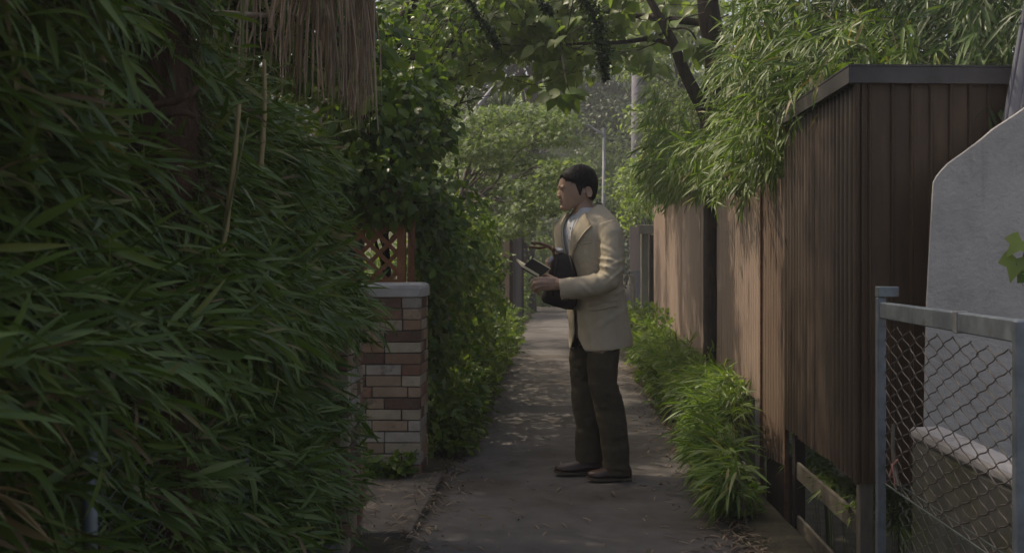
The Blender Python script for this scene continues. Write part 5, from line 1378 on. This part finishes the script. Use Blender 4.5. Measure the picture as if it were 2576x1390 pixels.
# --- trousers
tr_ = MB()
def hring(y, xl, xr, off, hd, n=24, e=2.4, sk=0.0):
    xc = (xl+xr)/2; a = (xr-xl)/2*PX; out = []
    for k in range(n):
        t = 2*math.pi*k/n; c_, s_ = math.cos(t), math.sin(t)
        u = math.copysign(abs(c_) ** (2/e), c_); v = math.copysign(abs(s_) ** (2/e), s_)
        p = Q(xc, y, off) + Vector((a*u, hd*v, 0)); p.z += sk*u; out.append(p)
    return out
near = [(800, 1480, 1560, -.03, .075), (850, 1478, 1560, -.05, .082), (880, 1474, 1557, -.08, .088), (920, 1474, 1553, -.09, .090), (957, 1477, 1551, -.09, .088), (985, 1484, 1560, -.09, .086), (1010, 1492, 1567, -.09, .085), (1041, 1498, 1573, -.09, .084), (1075, 1505, 1576, -.09, .083), (1109, 1510, 1580, -.09, .082), (1150, 1515, 1581, -.09, .080), (1184, 1518, 1582.5, -.09, .078)]
far_ = [(800, 1446, 1540, .07, .08), (850, 1433, 1528, .09, .09), (900, 1431, 1525, .10, .095), (974, 1435, 1524, .10, .088), (1010, 1438, 1526, .10, .086), (1041, 1441, 1527, .10, .085), (1065, 1446, 1526, .10, .084), (1080, 1450, 1525, .10, .083), (1109, 1447, 1521, .10, .081), (1140, 1447, 1519, .10, .079), (1168, 1449, 1518, .10, .077)]
tr_.loft([hring(*r) for r in near][::-1]); tr_.loft([hring(*r) for r in far_][::-1])
tr_.loft([ring(Q(1505, y), a, b, YAW*.7, 24) for (y, a, b) in ((760, .10, .135), (820, .105, .14), (868, .10, .14), (885, .07, .10))][::-1])
V, N, Fs = remesh(tr_, 0.0065, 2)
V = cloth(V, N, .0055, 9, 14, 3.0); V = cloth(V, N, .0025, 22, 26, 8.0)
zk = CAMZ - (1020 - VY)*MY/FPX
fold = np.zeros(len(V))
for (y, w, x0, off, amp, ph) in ((985, 7, 1545, -.17, .007, .3), (1012, 8, 1520, -.17, .006, -.4), (1050, 9, 1530, -.17, .005, .2), (1120, 10, 1540, -.17, .005, -.2), (1165, 6, 1550, -.17, .007, .15), (1060, 8, 1455, .0, .006, .3), (1140, 8, 1470, .0, .006, -.2), (1095, 7, 1470, .0, .005, .3)):
    c = Q(x0, y, off); dz = (V[:, 2] - c.z) + ph*(V[:, 0] - c.x)
    fold += amp*np.exp(-(dz/(w*PX))**2) * np.exp(-((V[:, 0]-c.x)/.07)**2) * np.exp(-((V[:, 1]-c.y)/.14)**2)
V = V + N*fold[:, None]
tro = skin_obj('trousers', V, Fs, M['trouser'], man)

# --- shoes
def shoe(heel, toe, zg, label, w=.048):
    heel = Vector(heel); toe = Vector(toe); d = (toe-heel).normalized(); sd = Vector((0, 0, 1)).cross(d); L = (toe-heel).length
    m = MB(); rows = []
    for (t, h, ww, lift) in ((0, .045, .60, 0), (.04, .068, .80, 0), (.16, .080, .92, 0), (.32, .084, .90, 0), (.45, .070, .92, 0), (.60, .055, 1.04, 0), (.75, .045, 1.10, .001), (.88, .038, .98, .004), (.96, .030, .66, .008), (1.0, .020, .30, .011)):
        c = heel.lerp(toe, t); pts = []
        for k in range(16):
            a = math.pi*2*k/16; x_ = math.cos(a); z_ = math.sin(a)
            zz = (h*.5 + .011) + z_*h*.5 if z_ > 0 else (h*.5 + .011) + z_*h*.5
            pts.append(Vector((c.x, c.y, zg + lift + max(.010, zz))) + sd*(w*ww*math.copysign(abs(x_)**.75, x_)*(1 if zz < h*.6 else .86)))
        rows.append(pts)
    m.loft(rows); V, N, Fs = remesh(m, .005, 2)
    o = skin_obj('shoe', V, Fs, M['shoe'], man)
    s = MB(); out = []; 
    for (t, ww, lift) in ((-.01, .45, 0), (.03, .82, 0), (.15, 1.0, 0), (.3, .96, 0), (.45, .95, 0), (.6, 1.09, 0), (.75, 1.16, .001), (.88, 1.04, .004), (.96, .74, .008), (1.015, .32, .012)):
        c = heel.lerp(toe, t); out.append([Vector((c.x, c.y, zg+lift)) + sd*(w*ww), Vector((c.x, c.y, zg+lift)) - sd*(w*ww), Vector((c.x, c.y, zg+lift+.011)) - sd*(w*ww), Vector((c.x, c.y, zg+lift+.011)) + sd*(w*ww)])
    s.loft(out); s.obj('sole', M['sole'], o)
    hm = MB(); c = heel.lerp(toe, .02); e = heel.lerp(toe, .27)
    hm.hexa([Vector((c.x, c.y, zg-.008))-sd*w*.8, Vector((e.x, e.y, zg-.008))-sd*w*.9, Vector((e.x, e.y, zg-.008))+sd*w*.9, Vector((c.x, c.y, zg-.008))+sd*w*.8, Vector((c.x, c.y, zg+.004))-sd*w*.8, Vector((e.x, e.y, zg+.004))-sd*w*.9, Vector((e.x, e.y, zg+.004))+sd*w*.9, Vector((c.x, c.y, zg+.004))+sd*w*.8])
    hm.obj('heel', M['sole'], o)
    for q in range(3):
        c = heel.lerp(toe, .42 + .06*q); MB().tube([Vector((c.x, c.y, zg+.078-.010*q)) - sd*w*.5, Vector((c.x, c.y, zg+.092-.011*q)), Vector((c.x, c.y, zg+.078-.010*q)) + sd*w*.5], .0025, 5).obj('lace', M['cover'], o)
zg = on_path(.2, 6.3) + .0085
shoe((Q(1585, 0).x*1.0, MY-.085, 0), (Q(1476, 0).x, MY-.135, 0), zg, '')
shoe((Q(1517, 0).x, MY+.10, 0), (Q(1396, 0).x, MY+.045, 0), zg, '')

# --- jacket
jk = MB()
tor = [(512, 1487, .040, .075, .0), (522, 1486, .062, .095, 0), (536, 1484, .085, .135, 0), (550, 1481, .110, .175, 0), (566, 1480, .130, .200, 0), (590, 1479, .146, .205, 0), (620, 1480, .150, .200, 0), (660, 1483, .146, .192, 0), (700, 1488, .141, .186, 0),
       (740, 1495, .134, .184, 0), (780, 1502, .136, .187, 0), (820, 1507, .139, .190, 0), (850, 1510, .142, .193, 0), (872, 1511, .143, .194, 0)]
jk.loft([ring(Q(x, y), a, b, YAW, 32, 2.5, -.10 if y > 840 else 0) for (y, x, a, b, _) in tor][::-1])
SL = [Q(1524, 566, -.150), Q(1533, 590, -.170), Q(1535, 640, -.20), Q(1533, 680, -.235), Q(1527, 703, -.245), Q(1500, 713, -.25), Q(1460, 720, -.25), Q(1411, 725, -.230)]
jk.tube(SL, [.060, .068, .067, .064, .063, .061, .060, .060], 18)
SR = [Q(1436, 572, .150), Q(1428, 600, .180), Q(1422, 650, .215), Q(1420, 686, .20), Q(1408, 684, .12), Q(1397, 676, .04)]
jk.tube(SR, [.062, .070, .066, .060, .056, .054], 16)
V, N, Fs = remesh(jk, 0.0065, 2)
V = cloth(V, N, .0045, 11, 7, 1.0); V = cloth(V, N, .0022, 26, 20, 6.0)
# creases of the sleeve at the elbow and of the coat under the arm
fold = np.zeros(len(V))
for (x, y, off, dx, dy, w, l, amp) in ((1512, 668, -.30, 1, .35, 5, .05, .011), (1505, 682, -.30, 1, .55, 4.5, .05, .010), (1520, 652, -.28, 1, .2, 5, .05, .009), (1545, 688, -.28, 1, -.9, 5, .05, .008), (1495, 695, -.31, 1, 1.4, 5, .04, .008), (1548, 660, -.26, 1, -.4, 6, .05, .007),
                                          (1470, 722, -.31, 1, .9, 6, .05, .006), (1440, 715, -.30, .4, 1, 6, .04, .005), (1515, 625, -.26, 1, .5, 6, .05, .006), (1500, 760, -.15, 1, .5, 8, .09, .006), (1530, 800, -.15, 1, -.6, 9, .10, .006), (1480, 830, -.1, .3, 1, 9, .08, .005), (1550, 735, -.1, 1, -.5, 7, .06, .007)):
    c = Q(x, y, off); n_ = math.hypot(dx, dy); tx, tz = dx/n_, -dy/n_
    al = (V[:, 0]-c.x)*tx + (V[:, 2]-c.z)*tz; ac = -(V[:, 0]-c.x)*tz + (V[:, 2]-c.z)*tx
    w = w*.62; amp = amp*.85
    fold += amp*(np.exp(-np.abs(ac/(w*PX))**1.3) - .5*np.exp(-((ac-2.2*w*PX)/(w*PX))**2))*np.exp(-(al/l)**2)*np.exp(-((V[:, 1]-c.y)/.12)**2)
V = V + N*fold[:, None]
# open front: V neck, cutaway skirt; coordinates s (to his left) and picture row y
ctr = np.array(Q(1484, 0)); rel = V - ctr
s_c = rel @ np.array(Ld); f_c = rel @ np.array(Fd); row = VY - (V[:, 2] - CAMZ)*FPX/MY
def openw(y):
    if y < 520: return .085
    if y < 560: return .082 - .012*(y-520)/40
    if y < 660: return .070 - .062*(y-560)/100
    if y < 840: return .008 + .012*(y-660)/180
    return .020 + .075*(max(0, y-840)/45.0)**1.5
wo = np.array([openw(y) for y in row])
cut = (np.abs(s_c + .0) < wo) & (f_c > .02) & (row > 512)
# sleeves are not cut
da = np.min([np.linalg.norm(V - np.array(a), axis=1) for a in SL[3:] + SR[2:]], axis=0) < .075
cut &= ~da
hem = row > 886 - 30*np.clip((s_c*.0 + (V[:, 0]-Q(1490, 0).x)/.21), 0, 1) - 6*np.clip((np.array(Q(1462, 0).x) - V[:, 0])/.03, 0, 1)
neck = (row < 516)
keep = [f for f in Fs if not (sum(cut[i] for i in f) > 1 or sum(neck[i] for i in f) > 1)]
jv = V.copy()
rem = set(Fs) - set(keep); rv = {i for f in rem for i in f}; kv = {i for f in keep for i in f}
for i in rv & kv:                      # trim the raw edge to a clean line
    if f_c[i] > .02 and not da[i] and row[i] > 518 and abs(abs(s_c[i]) - wo[i]) < .02:
        jv[i] += np.array(Ld) * (math.copysign(wo[i], s_c[i]) - s_c[i])
    elif row[i] < 524: jv[i, 2] = CAMZ - (516 - VY)*MY/FPX
jo = skin_obj('jacket', jv, keep, M['jacket'], man)
sm_ = jo.modifiers.new('thickness', 'SOLIDIFY'); sm_.thickness = .005; sm_.offset = -1
bvh = BVHTree.FromPolygons([Vector(v) for v in V], Fs)

def patch(name, pts2, mat, parent, off=.004, th=.004, nu=10, nv=6, direction=None, org=None):
    """quad patch given by 4 corners in (s, row) or (x, row); laid on the coat surface and given thickness"""
    A, B, C_, D_ = pts2; grid = []
    for i in range(nu+1):
        for j in range(nv+1):
            u = i/nu; v = j/nv
            s = (A[0]*(1-u)+B[0]*u)*(1-v) + (D_[0]*(1-u)+C_[0]*u)*v; y = (A[1]*(1-u)+B[1]*u)*(1-v) + (D_[1]*(1-u)+C_[1]*u)*v
            z = CAMZ - (y-VY)*MY/FPX
            if direction is None: o = Vector((ctr[0], ctr[1], 0)) + Ld*s + Fd*.6; d = -Fd
            else: o = Vector((Q(s, 0).x, MY-.7, 0)); d = Vector((0, 1, 0))
            o.z = z; h, n, _, _ = bvh.ray_cast(o, d)
            if h is None: h = o + d*.45; n = -d
            grid.append((h, n))
    m = MB(); top = [h + n*(off+th) - (Vector((0,0,0))) for h, n in grid]; bot = [h + n*off*.2 for h, n in grid]
    # relax heights so that the patch spans hollows
    w = nv+1; f = []
    for i in range(nu):
        for j in range(nv):
            a = i*w+j; f.append((a, a+w, a+w+1, a+1))
    m.add(top, f); n0 = len(top)
    m.add(bot, [tuple(reversed(q)) for q in f])
    rim = [i*w for i in range(nu+1)] + [nu*w+j for j in range(1, nv+1)] + [i*w+nv for i in range(nu-1, -1, -1)] + [j for j in range(nv-1, 0, -1)]
    m.f += [(rim[k], rim[(k+1) % len(rim)], n0+rim[(k+1) % len(rim)], n0+rim[k]) for k in range(len(rim))]
    return m.obj(name, mat, parent, True)
for s in (1, -1):
    patch('lapel', [(s*.076, 538), (s*.150, 572), (s*.034, 648), (s*.006, 662)], M['jacket'], jo, .008, .008, 14, 8)
    if False: patch('lapel_collar', [(s*.080, 536), (s*.118, 548), (s*.146, 563), (s*.084, 545)], M['jacket'], jo, .007, .007, 8, 6)
patch('pocket_flap', [(1480, 766), (1546, 752), (1549, 766), (1483, 779)], M['jacket'], jo, .003, .006, 12, 4, 'x')
patch('chest_pocket', [(1462, 610), (1486, 604), (1487, 610), (1463, 616)], M['jacket'], jo, .002, .003, 8, 3, 'x')
for (x, y) in ((1418, 748), (1424, 747.5), (1430, 747)):
    h, n, _, _ = bvh.ray_cast(Q(x, y, -.7), Vector((0, 1, 0)))
    if h: MB().ball(h + n*.002, (.0048, .003, .0048), 8, 6).obj('sleeve_button', M['shoe'], jo, True)
# shoulder collar band at the back of the neck
cl = MB(); rw = []
for q in range(13):
    t = -2.35 + 4.7*q/12
    def cp(a, b, y, xo=0): return Q(1483+xo, y) + Fd*(-a*math.cos(t)) + Ld*(b*math.sin(t))
    yy = 509 + 26*(1-math.cos(t))*.62
    rw.append([cp(.064, .080, yy), cp(.072, .089, yy+1), cp(.086, .106, yy+18), cp(.078, .098, yy+18)])
cl.loft(rw); cl.obj('collar', M['jacket'], jo, True)

# --- shirt (inside the open front) and its collar
sh = MB()
sh.loft([ring(Q(x, y), a*.90, b*.90, YAW, 26, 2.3) for (y, x, a, b, _) in tor if 530 < y < 800][::-1])
sh.tube([Q(1474, 530), Q(1478, 560)], [.066, .085], 20)
sh.tube([Q(1473, 522), Q(1475, 545)], [.062, .068], 20)
V2, N2, F2_ = remesh(sh, .009, 2); V2 = cloth(V2, N2, .004, 8, 8, 9.0)
sho = skin_obj('shirt', V2, F2_, M['shirt'], man)
def leafcollar(s):
    # collar points: from the back of the neck down to the chest
    cs = []
    for q in range(9):
        t = q/8; a = math.pi - t*2.75
        c = Q(1476, 513 + 26*t + 2*t*t) + Fd*(.066*math.cos(a)) + Ld*(s*.072*math.sin(a)) + Fd*(.010*t)
        dn = Vector((0, 0, -1))*(.028 + .040*t*t) + Ld*(s*.012*(1+1.2*t)) + Fd*(.006 + .018*t)
        cs.append([c, c + dn, c + dn + Fd*.003 + Ld*(s*.003), c + Fd*.003 + Ld*(s*.004)])
    m = MB(); m.loft(cs); return m
for s in (1, -1): leafcollar(s).obj('shirt_collar', M['shirt'], sho, True)
bvh = BVHTree.FromPolygons([Vector(v) for v in V2], F2_)
patch('placket', [(.012, 552), (-.014, 552), (-.014, 745), (.012, 745)], M['shirt'], sho, .001, .003, 4, 16)
for y in (575, 604, 634):
    z = CAMZ - (y-VY)*MY/FPX; o = Vector((ctr[0], ctr[1], z)) + Fd*.6; h, n, _, _ = bvh.ray_cast(o, -Fd)
    if h: MB().ball(h + n*.005, .0045, 8, 6).obj('shirt_button', M['greycloth'], sho, True)

# --- notebook held open in the near hand
nb = thing('notebook', 'small black notebook held open with pages towards the man', 'notebook', Q(1345, 680, -.2))
sp0 = Q(1315, 672, -.165); sp1 = sp0 + Vector((43*PX, -.065, -25*PX))
wv = Vector((26*PX, -.022, 22*PX)); wv2 = Vector((-17*PX, .070, 17*PX))
def slab(m, o, e1, e2, n, t0, t1):
    m.hexa([o+n*t0, o+e1+n*t0, o+e1+e2+n*t0, o+e2+n*t0, o+n*t1, o+e1+n*t1, o+e1+e2+n*t1, o+e2+n*t1]); return m
e1 = sp1 - sp0
n1 = e1.cross(wv).normalized(); n1 = n1 if n1.x > 0 else -n1
slab(MB(), sp0, e1, wv, n1, 0, .0025).obj('cover', M['cover'], nb)
slab(MB(), sp0 + e1*.01, e1*.97, wv*1.05, n1, .0028, .0140).obj('pages', M['paper'], nb)
n2 = e1.cross(wv2).normalized(); n2 = n2 if n2.z > 0 else -n2
slab(MB(), sp0 - e1*.0, e1, wv2, n2, 0, .0025).obj('cover', M['cover'], nb)
slab(MB(), sp0 + e1*.03, e1*.94, wv2*.96, n2, .0028, .0150).obj('pages', M['paper'], nb)
MB().tube([sp0 + Vector((0, 0, -.001)), sp1 + Vector((0, 0, -.001))], .0042, 8).obj('spine', M['cover'], nb)

# --- bag hugged to the chest by the far arm
bg = thing('leather_bag', 'dark leather bag with brown handles tucked under the far arm', 'bag', Q(1410, 765, -.1))
m = MB(); rows = []
prof = [(637, 1400, 1424, .020), (641, 1391, 1430, .040), (652, 1388, 1439, .052), (672, 1384, 1447, .060), (690, 1380, 1453, .063), (720, 1371, 1454, .064), (745, 1362, 1453, .062), (757, 1366, 1452, .058), (768, 1392, 1448, .048), (776, 1424, 1442, .02)]
for (y, xl, xr, hd) in prof: rows.append(hring(y, xl, xr, -.10, hd*.8, 26, 4.5))
m.loft(rows[::-1]); Vb, Nb, Fb = remesh(m, .006, 2); Vb = cloth(Vb, Nb, .005, 9, 9, 4.0)
bgo = skin_obj('bag_body', Vb, Fb, M['bag'], bg)
for k, (e_, off) in enumerate((((1337, 611), -.13), ((1331, 621), -.08))):
    hnd = MB(); hnd.tube([Q(1396, 646, off), Q(1392, 630, off), Q(1380, 620, off), Q(1360, e_[1]+2+k, off-.005), Q(*e_, off-.01)], [.008, .0085, .0085, .0075, .006], 8); hnd.obj('handle', M['strap'], bg, True)
MB().tube([Q(1393, 628, -.15), Q(1390, 624, -.10), Q(1393, 630, -.06)], [.011, .012, .011], 8).obj('handle_ring', M['strap'], bg, True)
MB().tube([Q(1391, 646, -.168), Q(1383, 658, -.172), Q(1380, 664, -.170)], [.010, .010, .006], 8).obj('clasp', M['greycloth'], bg, True)
for (xa, xb) in ((1402, 1398), (1432, 1440)):
    MB().tube([Q(xa, 642, -.145), Q(xb, 672, -.166), Q(xb-4, 700, -.168), Q(xb-6, 740, -.166)], .0055, 6).obj('strap', M['bag'], bg, True)
gc = MB(); gc.ball(Q(1408, 631, -.10), (.026, .04, .016), 16, 10); gc.ball(Q(1400, 627, -.09), (.015, .03, .012), 12, 8)
Vg, Ng, Fg = remesh(gc, .005, 2); Vg = cloth(Vg, Ng, .004, 30, 30, 2.0)
gco = thing('grey_cloth', 'small pale grey cloth sticking out of the bag top', 'cloth', Q(1408, 637, -.10))
skin_obj('cloth_wad', Vg, Fg, M['greycloth'], gco)

# ------------------------------------------------------------------ the air of the alley
hm, ht, hb = nt('haze_air')
ht.nodes.remove(hb)
pv_ = ht.nodes.new('ShaderNodeVolumePrincipled'); pv_.inputs['Color'].default_value = (0.95, 0.96, 1.0, 1); pv_.inputs['Density'].default_value = 0.0035; pv_.inputs['Anisotropy'].default_value = 0.2
ht.links.new(pv_.outputs[0], ht.nodes['Material Output'].inputs['Volume'])
hz = MB().box(-430, 430, -35, 430, -2.2, 24.0).obj('haze', hm, kind='stuff')
tag(hz, 'faint milky haze filling the air of the alley', 'haze')
scene.cycles.volume_bounces = 0; scene.cycles.volume_step_rate = 10.0; scene.cycles.volume_max_steps = 8
